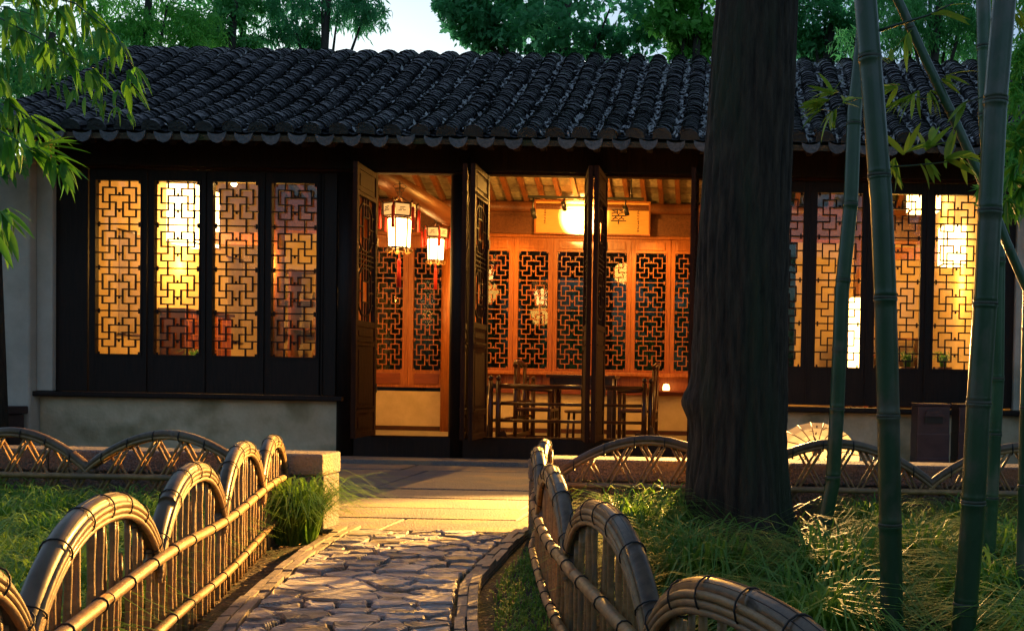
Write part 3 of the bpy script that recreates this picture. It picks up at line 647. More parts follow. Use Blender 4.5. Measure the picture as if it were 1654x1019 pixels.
def table(loc, wd, dp_, ht, label):
    t = thing('table', label, 'table', loc); L = Vector(loc)
    MB().box(L+Vector((-wd/2, -dp_/2, ht-.04)), L+Vector((wd/2, dp_/2, ht))).build('tabletop', MT['furniture'], t, .008)
    MB().box(L+Vector((-wd/2+.06, -dp_/2+.05, ht-.13)), L+Vector((wd/2-.06, dp_/2-.05, ht-.042))).build('apron', MT['furniture'], t)
    for sx in (-1, 1):
        for sy_ in (-1, 1): MB().box(L+Vector((sx*(wd/2-.07)-.03, sy_*(dp_/2-.07)-.03, 0)), L+Vector((sx*(wd/2-.07)+.03, sy_*(dp_/2-.07)+.03, ht-.042))).build('leg', MT['furniture'], t)
FZ = .03
armchair((-2.38, 12.1, FZ), math.pi/2, 'dark wooden armchair at the left end of the table, behind the railing')
armchair((-1.12, 12.3, FZ), -math.pi/2, 'dark wooden armchair at the right end of the table, behind the railing')
table((-1.82, 12.3, FZ), .86, .6, .90, 'dark square wooden table between the two armchairs')
def stool(loc, label):
    t = thing('stool', label, 'stool', loc); L = Vector(loc)
    MB().lathe(L+Vector((0, 0, .44)), [(.001, 0), (.17, 0), (.18, .015), (.17, .03), (.001, .03)], 18).build('seat', MT['furniture'], t)
    for k in range(4): a = k*math.pi/2+.6; MB().tube([L+Vector((.16*math.cos(a), .16*math.sin(a), 0)), L+Vector((.13*math.cos(a), .13*math.sin(a), .44))], .016, 8).build('leg', MT['furniture'], t)
    MB().lathe(L+Vector((0, 0, .12)), [(.15, -.012), (.165, -.012), (.165, .012), (.15, .012), (.15, -.012)], 18).build('stretcher', MT['furniture'], t)
stool((-1.78, 11.65, FZ), 'round dark stool in front of the table')
# railing screen inside the doors
t = thing('railing', 'dark wooden railing with round rails and ball-topped posts just inside the doors', 'railing', (-1.8, 11.1, FZ))
RX_ = (at(805, 640, 11.1).x, at(1041, 640, 11.1).x)
for x, y in ((RX_[0], 11.1), (RX_[1], 11.1), (RX_[0]-.09, 11.1), (RX_[1]+.07, 11.14), (RX_[0]+.1, 12.6), (RX_[0]+.02, 12.6)):
    m = MB(); m.tube([(x, y, FZ), (x, y, .84)], .031, 10); m.lathe((x, y, .86), [(.001, .045), (.022, .035), (.03, .01), (.022, -.012), (.014, -.022)], 10); m.build('post', MT['furniture'], t)
for z, tt in ((.78, .027), (.58, .019), (.385, .019)):
    MB().tube([(RX_[0], 11.1, z), (RX_[1], 11.1, z)], tt, 10).build('rail', MT['furniture'], t); MB().tube([(RX_[0]-.05, 11.1, z), (RX_[0]+.06, 12.6, z)], tt, 10).build('rail', MT['furniture'], t)
MB().box((RX_[0], 11.07, .10), (RX_[1], 11.13, .20)).build('base_rail', MT['furniture'], t); MB().bar((RX_[0]-.05, 11.1, .15), (RX_[0]+.06, 12.6, .15), .05, .08).build('base_rail', MT['furniture'], t)
for x in (RX_[0]-.05, RX_[1]+.04):
    for sg in (-1, 1):
        sc = [(x+sg*.03, .03), (x+sg*.19, .03), (x+sg*.20, .10), (x+sg*.15, .13), (x+sg*.16, .2), (x+sg*.13, .27), (x+sg*.08, .26), (x+sg*.07, .33), (x+sg*.03, .36)]
        MB().prism(sc if sg > 0 else sc[::-1], 'y', 11.08, 11.12).build('scroll_foot', MT['furniture'], t)
# small lit cup on the ledge, shelves and potted plants in the side rooms
t = thing('candle_lamp', 'tiny glowing lamp on the wainscot shelf left of the trunk', 'lamp', at(1076, 626, 14.75)); L = at(1076, 626, 14.75); MB().lathe(L, [(.001, -.04), (.05, -.04), (.055, .0), (.04, .05), (.001, .06)], 12).build('glow', MT['candle'], t)
MB().box((L.x-.35, 14.6, L.z-.07), (L.x+.35, 14.98, L.z-.045)).build('shelf', MT['redwood'], t)
def cabinet(x0, x1, y, z1, label, lit):
    t = thing('open_cabinet', label, 'cabinet', ((x0+x1)/2, y, FZ)); 
    for x in np.linspace(x0, x1, 4): MB().box((x-.02, y-.18, FZ), (x+.02, y+.18, z1)).build('upright', MT['redwood'], t)
    for z in np.linspace(.25, z1-.03, 6): MB().box((x0, y-.179, z-.012), (x1, y+.179, z+.012)).build('shelf', MT['redwood'], t)
    r = random.Random(5)
    for z in np.linspace(.25, z1-.03, 6)[:-1]:
        for x in np.linspace(x0+.12, x1-.12, 6):
            h = r.uniform(.08, .2); MB().lathe((x, y, z+.012), [(.001, 0), (.035, 0), (r.uniform(.03, .055), h*.5), (.022, h*.85), (.028, h)], 10).build('pot', MT[r.choice(('gold', 'paper', 'furniture'))], t)
cabinet(-7.0, -5.78, 14.7, 2.45, 'tall red-brown open cabinet of small pots dimly seen in the fourth window from the left', 0)
t = thing('side_cabinet', 'red lattice-fronted cabinet seen low in the second window from the left', 'cabinet', (-6.9, 12.5, FZ))
MB().box((-7.03, 11.95, FZ), (-6.72, 13.05, 1.62)).build('body', MT['redwood'], t, .008); MB().box((-7.035, 11.9, 1.622), (-6.69, 13.1, 1.66)).build('top', MT['furniture'], t)
for q in range(10): MB().box((-6.718, 11.98+q*.115, .1), (-6.705, 12.0+q*.115, 1.6)).build('slat', MT['orangewood'], t)
for q in range(9): MB().box((-6.719, 11.96, .15+q*.17), (-6.708, 13.04, .17+q*.17)).build('slat', MT['orangewood'], t)
for y_ in (11.35, 13.75):
    t = thing('hanging_scroll', 'pale hanging scroll on the left end wall, the %s one' % ('nearer' if y_ < 12 else 'farther'), 'scroll', (-7.03, y_, 1.2)); MB().box((-7.036, y_-.2, 1.3), (-7.03, y_+.2, 2.5)).build('sheet', MT['paper'], t); MB().tube([(-7.025, y_-.23, 1.3), (-7.025, y_+.23, 1.3)], .014, 8).build('rod', MT['furniture'], t); MB().tube([(-7.025, y_-.23, 2.5), (-7.025, y_+.23, 2.5)], .012, 8).build('rod', MT['furniture'], t)
part('post', MB().tube([(-5.9, 12.6, .03), (-5.9, 12.6, 4.4)], .10, 14), 'beam'); part('post', MB().tube([(1.75, 12.9, .03), (1.75, 12.9, 4.4)], .09, 14), 'beam')
part('tie_beam', MB().bar((-7.03, 12.6, 2.62), (-5.9, 12.6, 2.62), .09, .16), 'beam'); part('tie_beam', MB().bar((1.75, 12.9, 2.62), (2.97, 12.9, 2.62), .09, .16), 'beam')
cabinet(1.7, 2.9, 14.7, 1.6, 'red-brown open cabinet of small pots seen low in the rightmost window', 0)

# ------------------------------------------------------------------ plants: blades
def blades(n, rad, h, spread, wd, seed, seg=4, pos=None, up=.25):
    g = np.random.default_rng(seed); az = g.uniform(0, 2*np.pi, n); b = np.sqrt(g.uniform(0, 1, n))*rad; ba = g.uniform(0, 2*np.pi, n)
    L = h*g.uniform(.75, 1.15, n); out = spread*g.uniform(.25, 1.15, n)*L; tt = np.linspace(0, 1, seg+1)
    base = np.stack([b*np.cos(ba), b*np.sin(ba), np.zeros(n)], 1)
    if pos is not None: base = base+pos
    dirv = np.stack([np.cos(az), np.sin(az)], 1); V = np.zeros((n, seg+1, 2, 3)); pk = g.uniform(.62, .95, n)
    for i, t in enumerate(tt):
        hz = out*t**1.5; zz_ = L*pk*(2.3*t-1.75*t*t); zz_ = np.where(t > 0, np.maximum(zz_, -.01), -.02)
        ww = wd*(1-.85*t**2)*.5
        c = base+np.concatenate([dirv*hz[:, None], zz_[:, None]], 1); side = np.stack([-dirv[:, 1], dirv[:, 0], np.zeros(n)], 1)*ww
        V[:, i, 0] = c-side; V[:, i, 1] = c+side
    V = V.reshape(-1, 3); k = (seg+1)*2; F = np.array([[2*i, 2*i+1, 2*i+3, 2*i+2] for i in range(seg)])
    F = (np.arange(n)[:, None, None]*k+F[None]).reshape(-1, 4); return V, F
TUFT = [npmesh('blades', *blades(760, .09, .40+.04*(k % 3), 1.05, .0085, 40+k), MT['grass']) for k in range(5)]
TUFT_S = [npmesh('blades', *blades(330, .09, .26, .95, .007, 60+k), MT['grass']) for k in range(3)]
def tuft(x, y, s, label, group, k):
    o = link('grass_tuft', TUFT[k % 5], None, (x, y, -.03), (0, 0, k*1.3), (s, s, s)); tag(o, label, 'grass', group); return o
g1 = gnd(480, 862); tuft(-2.30, 5.16, 1.08, 'dense grass tuft spilling over the path against the end of the left bench wall', None, 1)
# right bed
r = random.Random(21); k = 0
spots = []
for _ in range(900):
    x, y = r.uniform(-.75, 3.6), r.uniform(2.6, 5.15)
    fx = -1.0+.22*(5.4-y)+.06*(5.4-y)**2+.22
    if x < fx or (x-.08)**2+(y-5.0)**2 < .42**2 and y < 4.75: continue
    if (x-.08)**2+(y-5.0)**2 < .36**2: continue
    if x > .82*y*.33+1.5 or (-.42 < x < .56 and 4.0 < y < 5.0): continue
    if all((x-a)**2+(y-b)**2 > .43**2 for a, b in spots): spots.append((x, y))
spots.sort(key=lambda p: -p[1])
for x, y in spots:
    k += 1
    fxx = -1.0+.22*(5.4-y)+.06*(5.4-y)**2
    if x-fxx < .42 and y > 3.2: wh = 'close along the inner side of the right path fence'
    elif math.hypot(x-.06, y-5.02) < .75: wh = 'crowding the foot of the big dark trunk'
    elif y > 4.7: wh = 'just in front of the right lattice fence'
    elif x > 1.15: wh = 'between the thick bamboo stems near the right edge'
    elif y > 3.9: wh = 'around the foot of the leaning bamboo stem'
    else: wh = 'nearest the viewer beyond the last fence hoop'
    tuft(x, y, r.uniform(1.0, 1.25), 'arching lilyturf tuft '+wh, 'lilyturf tufts '+wh, k)
# left bed: one mass
P = []; r = random.Random(8)
for _ in range(4000):
    x, y = r.uniform(-5.6, -1.7), r.uniform(2.3, 5.12)
    if x < -2.34+.304*(4.92-y)-.30 and all((x-a)**2+(y-b)**2 > .25**2 for a, b, _z in P): P.append((x, y, -.03))
Vs, Fs, n0 = [], [], 0
for i, p in enumerate(P):
    V, F = blades(420, .09, .38*r.uniform(.75, 1.2), 1.0, .0085, 300+i, 4, np.array(p)); Vs.append(V); Fs.append(F+n0); n0 += len(V)
tag(link('lawn_grass', npmesh('lawn_grass', np.concatenate(Vs), np.concatenate(Fs), MT['grass'])), 'long uncut grass filling the bed left of the path', 'grass', None, 'stuff')
# low ground cover and dead leaves
Vs, Fs, n0 = [], [], 0
for _ in range(2200):
    if r.random() < .6: y = r.uniform(1.9, 5.4); x = xl(y)-r.uniform(.0, .32)
    else: y = r.uniform(2.0, 5.3); x = xr(y)+r.uniform(.0, .5)
    sz = r.uniform(.012, .035); th = r.uniform(0, 6.3); q = lq*sz; q = np.stack([q[:, 0]*math.cos(th)-q[:, 1]*math.sin(th)+x, q[:, 0]*math.sin(th)+q[:, 1]*math.cos(th)+y, q[:, 2]*1.3-.026+r.uniform(0, .012)], 1); Vs.append(q); Fs.append(np.array([[0, 1, 2, 3]])+n0); n0 += 4
tag(link('fallen_leaves', npmesh('fallen_leaves', np.concatenate(Vs), np.concatenate(Fs), MT['litter'], False)), 'dry leaf crumbs on the soil beside the path kerbs', 'leaf litter', None, 'stuff')
V, F = blades(1400, .001, .05, .9, .006, 91, 3, np.array([(xr(y)+r.uniform(.06, .3), y, -.03) for y in [r.uniform(3.2, 5.3) for _ in range(1400)]])); tag(link('moss', npmesh('moss', V, F, MT['grass'])), 'short mossy weeds on the soil between the right kerb and the fence', 'moss', None, 'stuff')

FERN = npmesh('fronds', *blades(70, .04, .34, 1.0, .022, 444), MT['lleaf'])
for nm, c, lb in (('third', at(1466, 592, 11.0), 'small potted fern at the foot of the third window right of the trunk'), ('w', at(1524, 592, 11.0), 'larger potted fern at the foot of the rightmost window'), ('w', at(316, 586, 11.6), 'small potted plant at the foot of the second window from the left')):
    t = thing('potted_fern', lb, 'potted plant', c); c = Vector(c); z0 = c.z-.12
    MB().lathe((c.x, c.y, z0), [(.001, 0), (.07, 0), (.10, .11), (.09, .115), (.001, .10)], 14).build('pot', MT['redwood'], t); link('fronds', FERN, t, (c.x, c.y, z0+.09), (0, 0, 1.0), (.8, .8, .8))
    MB().box((c.x-.16, c.y-.16, FZ), (c.x+.16, c.y+.16, z0-.001)).build('stand', MT['furniture'], t, .006)

# ------------------------------------------------------------------ bamboo fences along the path
def polyline(pts):
    p = np.array(pts, float); d = np.concatenate([[0], np.cumsum(np.hypot(*np.diff(p, axis=0).T))]); return p, d
def cane_mesh(seed, n=7):
    g = random.Random(seed); m = MB(); pts_, rr = [], []; z = 0
    N_ = 11
    for i in range(N_):
        z = i/(N_-1); pts_.append((g.uniform(-.0008, .0008), g.uniform(-.0008, .0008), z)); rr.append(.0076*(1.22 if i in (3, 6, 9) else 1))
    m.tube(pts_, rr, n); return m.mesh('cane', MT['bamboo'])
CANES = [cane_mesh(s) for s in range(6)]
def bamboo_tube(m, pts, r0, n=10, every=.16):
    pts = [Vector(p) for p in pts]; acc = 0; nxt = every; P, R_ = [pts[0]], [r0]
    for a, b in zip(pts, pts[1:]):
        L = (b-a).length
        if acc+L > nxt:
            q = a+(b-a)*((nxt-acc)/L); d = (b-a).normalized(); P += [q-d*.008, q, q+d*.008]; R_ += [r0, r0*1.045, r0]; nxt += every
        P.append(b); R_.append(r0); acc += L
    m.tube(P, R_, n)
def path_fence(name, label, plan, valleys, crests, zv, zr1, zr2, side):
    p, d = polyline(plan); loc = (p[len(p)//2][0], p[len(p)//2][1], 0)
    t = thing(name, label, 'fence', loc); r = random.Random(len(plan)+int(side*3))
    tot = d[-1]
    def xy(s): return np.array([np.interp(s, d, p[:, 0]), np.interp(s, d, p[:, 1])])
    def nrm(s): q = xy(s+.02)-xy(s-.02); q /= np.hypot(*q); return np.array([-q[1], q[0]])*side     # towards the path
    # the two rails
    for z, rr, off in ((zr1, .0175, .020), (zr2, .0155, .020)):
        for seg in range(2):
            s0, s1 = (0, tot*.52) if seg == 0 else (tot*.50, tot); ss_ = np.linspace(s0, s1, 40); m = MB()
            bamboo_tube(m, [(*(xy(s)+nrm(s)*(off+.012*seg)), z+.012*math.sin(s*3)+.008*seg) for s in ss_], rr, 10, .24); rail = m.build('rail', MT['bamboo'], t)
            for s in np.arange(s0+.1, s1, .23): c = xy(s)+nrm(s)*(off+.012*seg); q = nrm(s); T = MB(); T.tube([(c[0]+q[0]*(rr+.0015)*math.cos(a), c[1]+q[1]*(rr+.0015)*math.cos(a), z+.012*math.sin(s*3)+.008*seg+(rr+.0015)*math.sin(a)) for a in np.linspace(0, 6.283, 11)], .0024, 5, False); T.build('binding', MT['tie'], rail)
    for i in range(len(valleys)-1):
        s0, s1, zc = valleys[i], valleys[i+1], crests[i]
        def hz(u): return zv+(zc-zv)*max(0, 1-abs(2*u-1)**2.3)**.72
        us = .5-.5*np.cos(np.linspace(0, math.pi, 34)); ss_ = s0+(s1-s0)*us
        ov = .02
        def hp_(u, o, dz): s = s0-ov+(s1-s0+2*ov)*u; c = xy(min(max(s, 0), tot))+nrm(min(max(s, .03), tot-.03))*o; return Vector((c[0], c[1], hz(u)+dz))
        m = MB(); bamboo_tube(m, [hp_(u, -.002, -.022) for u in us], .024, 14, .31); hoop = m.build('hoop', MT['hoop'], t)
        for q in (-50, 5, 48):
            m = MB(); m.tube([hp_(u, -.002+.0238*math.sin(math.radians(q)), -.022)+Vector((0, 0, .0238*math.cos(math.radians(q)))) if abs(2*u-1) < .8 else hp_(u, -.002+.0238*math.sin(math.radians(q)), -.022)+(Vector((*((xy(min(s1+.01, tot))-xy(max(s0-.01, 0)))/max(.01, np.hypot(*(xy(min(s1+.01, tot))-xy(max(s0-.01, 0)))))), 0))*(-1 if u < .5 else 1)*.0238*math.cos(math.radians(q))) for u in us], .0011, 4, False); m.build('split', MT['tie'], hoop)
        for q, (o, dz) in enumerate(((.021, -.030), (.021, -.046), (.019, -.061), (-.020, -.034), (-.018, -.050))):
            m = MB(); m.tube([hp_(u, o, dz) for u in us], .0088, 6); m.build('lath', MT['bamboo'], hoop)
        for u in np.linspace(.06, .94, 7):
            c = hp_(u, 0, -.034); tan = (hp_(u+.02, 0, 0)-hp_(u-.02, 0, 0)).normalized(); q = Vector((*nrm(s0+(s1-s0)*u), 0)); n2 = tan.cross(q).normalized()
            T = MB(); T.tube([c+q*(.0325*math.cos(a))+n2*(.0375*math.sin(a)) for a in np.linspace(0, 6.283, 15)], .0021, 5, False); T.build('binding', MT['tie'], hoop)
        nc = max(6, int((s1-s0)/.072))
        for k in range(nc):
            u = (k+.5+r.uniform(-.3, .3))/nc; h = hz(u)-.045
            for lay in (0, 1):
                if lay and r.random() < .6: continue
                s = s0+(s1-s0)*u+(r.uniform(-.02, .02) if lay else 0); c = xy(s)+nrm(s)*(-.002 if lay == 0 else -.03); lean = r.uniform(-.05, .05)*(1 if lay == 0 else 3); q = xy(s+.01)-xy(s-.01); q /= np.hypot(*q)
                hh = h*(1 if lay == 0 else r.uniform(.75, .97)); ax = Vector((q[0]*lean*hh, q[1]*lean*hh, hh+.05)); rot = ax.to_track_quat('Z', 'Y').to_euler(); w_ = r.uniform(.8, 1.25)
                link('cane', CANES[r.randrange(6)], t, (c[0], c[1], -.05), rot, (w_, w_, ax.length))
    return t
def lf(y): return (-2.34+.304*(4.92-y)+.0, y)
Lp = [lf(y) for y in (5.42, 4.9, 4.3, 3.7, 3.1, 2.5, 1.9, 1.2)]; pl_, dl = polyline(Lp)
sv = lambda y: float(np.interp(-y, -pl_[:, 1], dl))
path_fence('bamboo_fence', 'low hooped bamboo fence with upright canes along the left side of the stone path', Lp, [sv(v) for v in (5.42, 4.70, 3.83, 2.92, 1.97, 1.25)], [.555, .575, .56, .56, .555], .30, .30, .085, 1)
Rp = [(-1.0, 5.45), (-.955, 5.0), (-.88, 4.5), (-.74, 3.95), (-.60, 3.4), (-.41, 2.8), (-.20, 2.25), (-.03, 1.8), (.15, 1.45), (.36, 1.1)]; pr_, dr = polyline(Rp)
sr = lambda y: float(np.interp(-y, -pr_[:, 1], dr))
path_fence('bamboo_fence', 'low hooped bamboo fence with upright canes curving along the right side of the stone path', Rp, [sr(v) for v in (5.45, 4.92, 4.08, 3.02, 2.12, 1.2)], [.555, .56, .56, .55, .525], .31, .30, .085, -1)
def back_fence(label, y, vx, zv, zc):
    t = thing('lattice_fence', label, 'fence', ((vx[0]+vx[-1])/2, y, 0)); r = random.Random(4)
    for a, b in zip(vx, vx[1:]):
        H_ = lambda u: zv+(zc-zv)*math.sin(math.pi*min(max(u, 0), 1))**.85
        us = np.linspace(-.05, 1.05, 30)
        P = [(a+(b-a)*u, y, zv+(zc-zv)*(math.sin(math.pi*u)**.85 if 0 <= u <= 1 else -abs(math.sin(math.pi*u))*1.1)-.03) for u in us]
        m = MB(); bamboo_tube(m, P, .024, 10, .3); hoop = m.build('hoop', MT['hoop'], t)
        for o, dz in ((-.018, -.02), (.016, -.024)): m = MB(); m.tube([(p[0], p[1]+o, p[2]+dz) for p in P], .010, 6); m.build('lath', MT['bamboo'], hoop)
        for u in np.linspace(.1, .9, 6): z = H_(u)-.04; T = MB(); T.tube([(a+(b-a)*u, y+.029*math.cos(q), z+.031*math.sin(q)) for q in np.linspace(0, 6.283, 11)], .004, 5, False); T.build('binding', MT['tie'], hoop)
        n = 6; wd = b-a
        for k in range(-2, n+3):
            for sg in (-1, 1):
                x0 = a+wd*(k+.5)/n
                for dx in (0, .028):
                    x1 = x0+sg*.36; z0, z1 = -.02, .60
                    # end the cane where it meets the hoop
                    best = None
                    for q in np.linspace(0, 1, 60):
                        xx = x0+(x1-x0)*q; z = z0+(z1-z0)*q; u = (xx-a)/wd
                        if (0 <= u <= 1) and z <= H_(u)-.05: best = (xx, z)
                    st = None
                    for q in np.linspace(0, 1, 60):
                        xx = x0+(x1-x0)*q; z = z0+(z1-z0)*q; u = (xx-a)/wd
                        if (0 <= u <= 1) and z <= H_(u)-.05: st = (xx, z); break
                    if best and best[1]-st[1] > .05:
                        p0 = Vector((st[0]+dx, y-.014*sg, st[1])); p1 = Vector((best[0]+dx, y-.014*sg, best[1])); ax = p1-p0; w_ = r.uniform(.75, 1.0)
                        link('cane', CANES[r.randrange(6)], t, p0, ax.to_track_quat('Z', 'Y').to_euler(), (w_, w_, ax.length))
    m = MB(); bamboo_tube(m, [(x, y-.035, .30) for x in np.linspace(vx[0], vx[-1], 20)], .016, 10, .3); m.build('rail', MT['bamboo'], t)
back_fence('low bamboo fence with flat arches and crossed canes behind the left grass', 5.28, [-6.15, -5.25, -4.35, -3.50, -2.62], .37, .565)
back_fence('low bamboo fence with flat arches and crossed canes running behind the big trunk', 5.28, [-.93, .10, 1.13, 2.16, 3.2], .37, .585)

# ------------------------------------------------------------------ bins, parasol, garden lamp
def bin_(px0, px1, ptop, y, label):
    a, b = at(px0, ptop, y), at(px1, ptop, y); cx, wd = (a.x+b.x)/2, (b.x-a.x); h = a.z
    t = thing('litter_bin', label, 'bin', (cx, y+wd/2, 0), 'brown litter bins by the right wall'); m = MB(); P = []
    for k, z in ((1.0, 0), (1.02, .3*h), (1.0, .31*h), (1.02, .62*h), (1.0, .63*h), (.99, h)):
        for (sx, sy_) in ((-1, -1), (1, -1), (1, 1), (-1, 1)): P.append((cx+sx*wd/2*k, y+wd/2+sy_*wd/2*k, z))
    m.add(P, [(4*i+j, 4*i+(j+1) % 4, 4*i+4+(j+1) % 4, 4*i+4+j) for i in range(5) for j in range(4)]+[(20, 21, 22, 23)]); m.build('body', MT['bin'], t, .012)
    MB().box((cx-wd*.52, y-.01, h-.002), (cx+wd*.52, y+wd+.01, h+.022)).build('lid', MT['bin'], t, .008)
    sw = wd*.27; z0 = h*.77
    MB().prism([(cx-sw, z0), (cx+sw, z0), (cx+sw, z0+.06), (cx+sw*.8, z0+.085), (cx-sw*.8, z0+.085), (cx-sw, z0+.06)], 'y', y-.012, y+.01).build('slot', MT['black'], t)
    sl_ = MB(); sl_.prism([(cx-sw*1.15, z0+.06), (cx+sw*1.15, z0+.06), (cx+sw*.8, z0+.12), (cx-sw*.8, z0+.12)], 'y', y-.035, y-.013); sl_.build('hood', MT['bin'], t)
bin_(1482, 1535, 655, 8.9, 'brown litter bin with a dark slot standing before the wall, the one seen whole')
bin_(1549, 1602, 656, 8.95, 'brown litter bin half hidden behind the thick bamboo stem')
# open paper parasol lying behind the fence
UC = at(1318, 736, 6.25)
t = thing('paper_parasol', 'open cream paper parasol standing on its side behind the fence right of the trunk', 'parasol', UC)
tilt = Matrix.Translation(UC) @ Matrix.Rotation(math.radians(-6), 4, 'Y') @ Matrix.Rotation(math.radians(56), 4, 'X')
NR = 20; um = MB(); rad = .285; prof_ = [(0, .20), (.07, .193), (.14, .172), (.21, .138), (rad, .09)]
vs = []; 
for r_, z in prof_:
    for k in range(NR*2): a = math.pi*k/NR; vs.append(tilt @ Vector((r_*math.cos(a)*(1 if k % 2 == 0 else .985), r_*math.sin(a)*(1 if k % 2 == 0 else .985), z-.14)))
n2 = NR*2; um.add(vs, [(i*n2+j, i*n2+(j+1) % n2, (i+1)*n2+(j+1) % n2, (i+1)*n2+j) for i in range(4) for j in range(n2)], False); canopy = um.build('canopy', MT['paper'], t)
for k in range(NR):
    a = 2*math.pi*k/NR; m = MB(); m.tube([tilt @ Vector((r_*math.cos(a), r_*math.sin(a), z-.1385)) for r_, z in prof_[1:]], .0032, 5); m.build('rib', MT['rib'], t)
MB().tube([tilt @ Vector((0, 0, .09)), tilt @ Vector((0, 0, -.2))], .011, 8).build('shaft', MT['rib'], t); MB().tube([tilt @ Vector((0, 0, .05)), tilt @ Vector((0, 0, .1))], .03, 10).build('crown_cap', MT['furniture'], t)
m = MB(); r = random.Random(2)
for _ in range(46):
    a = r.uniform(0, 6.28); rr = r.uniform(.07, .25); z = np.interp(rr, [p[0] for p in prof_], [p[1] for p in prof_])-.14+.003; l = r.uniform(.008, .026); q = r.uniform(0, 3)
    c = Vector((rr*math.cos(a), rr*math.sin(a), z)); dv = Vector((-math.sin(a)*math.cos(q)+math.cos(a)*math.sin(q), math.cos(a)*math.cos(q)+math.sin(a)*math.sin(q), -.45*math.sin(q)))*l
    m.bar(tilt @ (c-dv), tilt @ (c+dv), r.uniform(.004, .011), .003)
tag(m.build('painting', MT['rib'], canopy), kind='stuff')
GL = Vector((.35, 8.25, 1.32))
t = thing('garden_lamp', 'short black garden lamp on a stake behind the big tree trunk', 'lamp', (GL.x, GL.y, 0))
MB().tube([(GL.x, GL.y, 0), (GL.x+.07, GL.y+.05, GL.z+.07)], .016, 8).build('stake', MT['black'], t)
MB().lathe(GL, [(.001, .085), (.06, .07), (.088, -.008), (.084, -.008), (.055, .062), (.001, .072)], 16).build('hood', MT['black'], t); MB().lathe(GL, [(.001, .01), (.012, .02), (.016, .035), (.008, .05)], 10).build('bulb', MT['bulb'], t)
MB().lathe(GL, [(.001, .055), (.03, .058), (.03, .10), (.001, .11)], 10).build('socket', MT['black'], t)
spot('garden_spot', GL+Vector((.01, -.01, -.025)), (1.0, 5.3, .2), 650, 62, .7, .05, (1, .55, .17))  # extra beam added to brighten the parasol and the right bed grass
spot('garden_spot', GL+Vector((-.01, -.01, -.02)), (-2.2, 4.35, 0.1), 3300, 66, .45, .05, (1, .50, .11))

# ------------------------------------------------------------------ trees and bamboo
def leafcloud(clumps, per, size, seed, droop=.35, aspect=.42, long=1.0):
    """clumps: (x,y,z,rx,ry,rz); small pointed leaves scattered through each clump, denser in some parts"""
    g = np.random.default_rng(seed); C = []
    for (x, y, z, rx, ry, rz) in clumps:
        per = int(per*.78); ns = max(4, int(per/38)); d = g.normal(0, 1, (ns, 3)); d /= np.linalg.norm(d, axis=1)[:, None]; rr = g.uniform(.15, 1, (ns, 1))**.5
        sub = d*rr*np.array([rx, ry, rz])+np.array([x, y, z]); k = g.integers(0, ns, per)
        sg = np.array([rx, ry, rz])*.13; C.append(sub[k]+g.normal(0, 1, (per, 3))*sg)
    C = np.concatenate(C); n = len(C); s = size*g.uniform(.6, 1.3, n)
    u = g.normal(0, 1, (n, 3)); u[:, 2] -= droop*2.2; u /= np.linalg.norm(u, axis=1)[:, None]; v = np.cross(u, g.normal(0, 1, (n, 3))); v /= np.linalg.norm(v, axis=1)[:, None]+1e-9
    w_ = np.cross(u, v); su = u*s[:, None]*long; sv_ = v*(s*aspect)[:, None]*.5
    V = np.stack([C, C+su*.42+sv_+w_*(s*.06)[:, None], C+su, C+su*.42-sv_+w_*(s*.06)[:, None]], 1).reshape(-1, 3)
    return V, np.arange(4*n).reshape(n, 4)
def tree(name, label, base, path_pts, r0, limbs, clumps, per, size, fm, seed, droop=.3, aspect=.42, bark='farbark', group=None, long=1.0):
    b = Vector(base); t = thing(name, label, 'tree' if 'bamboo' not in name else 'bamboo', b, group); m = MB()
    P = [b]+[Vector(p) for p in path_pts]; m.tube(P, list(np.linspace(r0, r0*.35, len(P))), 10); m.build('trunk', MT[bark], t)
    for a, c in limbs: l = MB(); a, c = Vector(a), Vector(c); l.tube([a, a.lerp(c, .5)+Vector((0, 0, .15)), c], [r0*.4, r0*.25, r0*.1], 7); l.build('limb', MT[bark], t)
    V, F = leafcloud(clumps, per, size, seed, droop, aspect, long); V = V-np.array(b); link('crown', npmesh('crown', V, F, MT[fm], False), t); return t
def C_(px, py, Y, rx, rz, ry=None): p = at(px, py, Y); return (p.x, p.y, p.z, rx, ry or rx, rz)
# trees behind the roof
def behind(name, label, px, Y, cl, per, size, fm, seed, r0=.14, **kw):
    clumps = [C_(a, b, Y+dy, rx*Y/1560, rz*Y/1560) for (a, b, rx, rz, dy) in cl]; bx_ = at(px, 500, Y).x
    top = max(c[2] for c in clumps); limbs = [((bx_, Y, top*.62), (c[0], c[1], c[2])) for c in clumps]
    return tree(name, label, (bx_, Y, -.05), [(bx_+.05, Y, top*.35), (bx_-.05, Y, top*.7), (bx_+.1, Y, top)], r0, limbs, clumps, per, size, fm, seed, **kw)
behind('broadleaf_tree', 'broad-leaved tree whose blue-green crown fills the sky above the middle of the roof', 905, 17,
       [(770, 20, 55, 50, 0), (850, 10, 80, 55, .6), (905, 60, 90, 45, 0), (800, 72, 55, 25, .4), (985, 15, 85, 60, -.5), (1010, 75, 60, 35, .3), (730, 8, 22, 18, .2), (900, -60, 150, 60, 0)], 2900, .145, 'foliage_b', 1, aspect=.6)
behind('broadleaf_tree', 'brighter green tree between the middle crown and the big dark trunk', 1115, 15.5, [(1095, 20, 50, 55, 0), (1120, 70, 45, 40, .3), (1190, 30, 70, 60, .5), (1090, -40, 70, 50, 0)], 2000, .16, 'foliage_a', 2, aspect=.55)
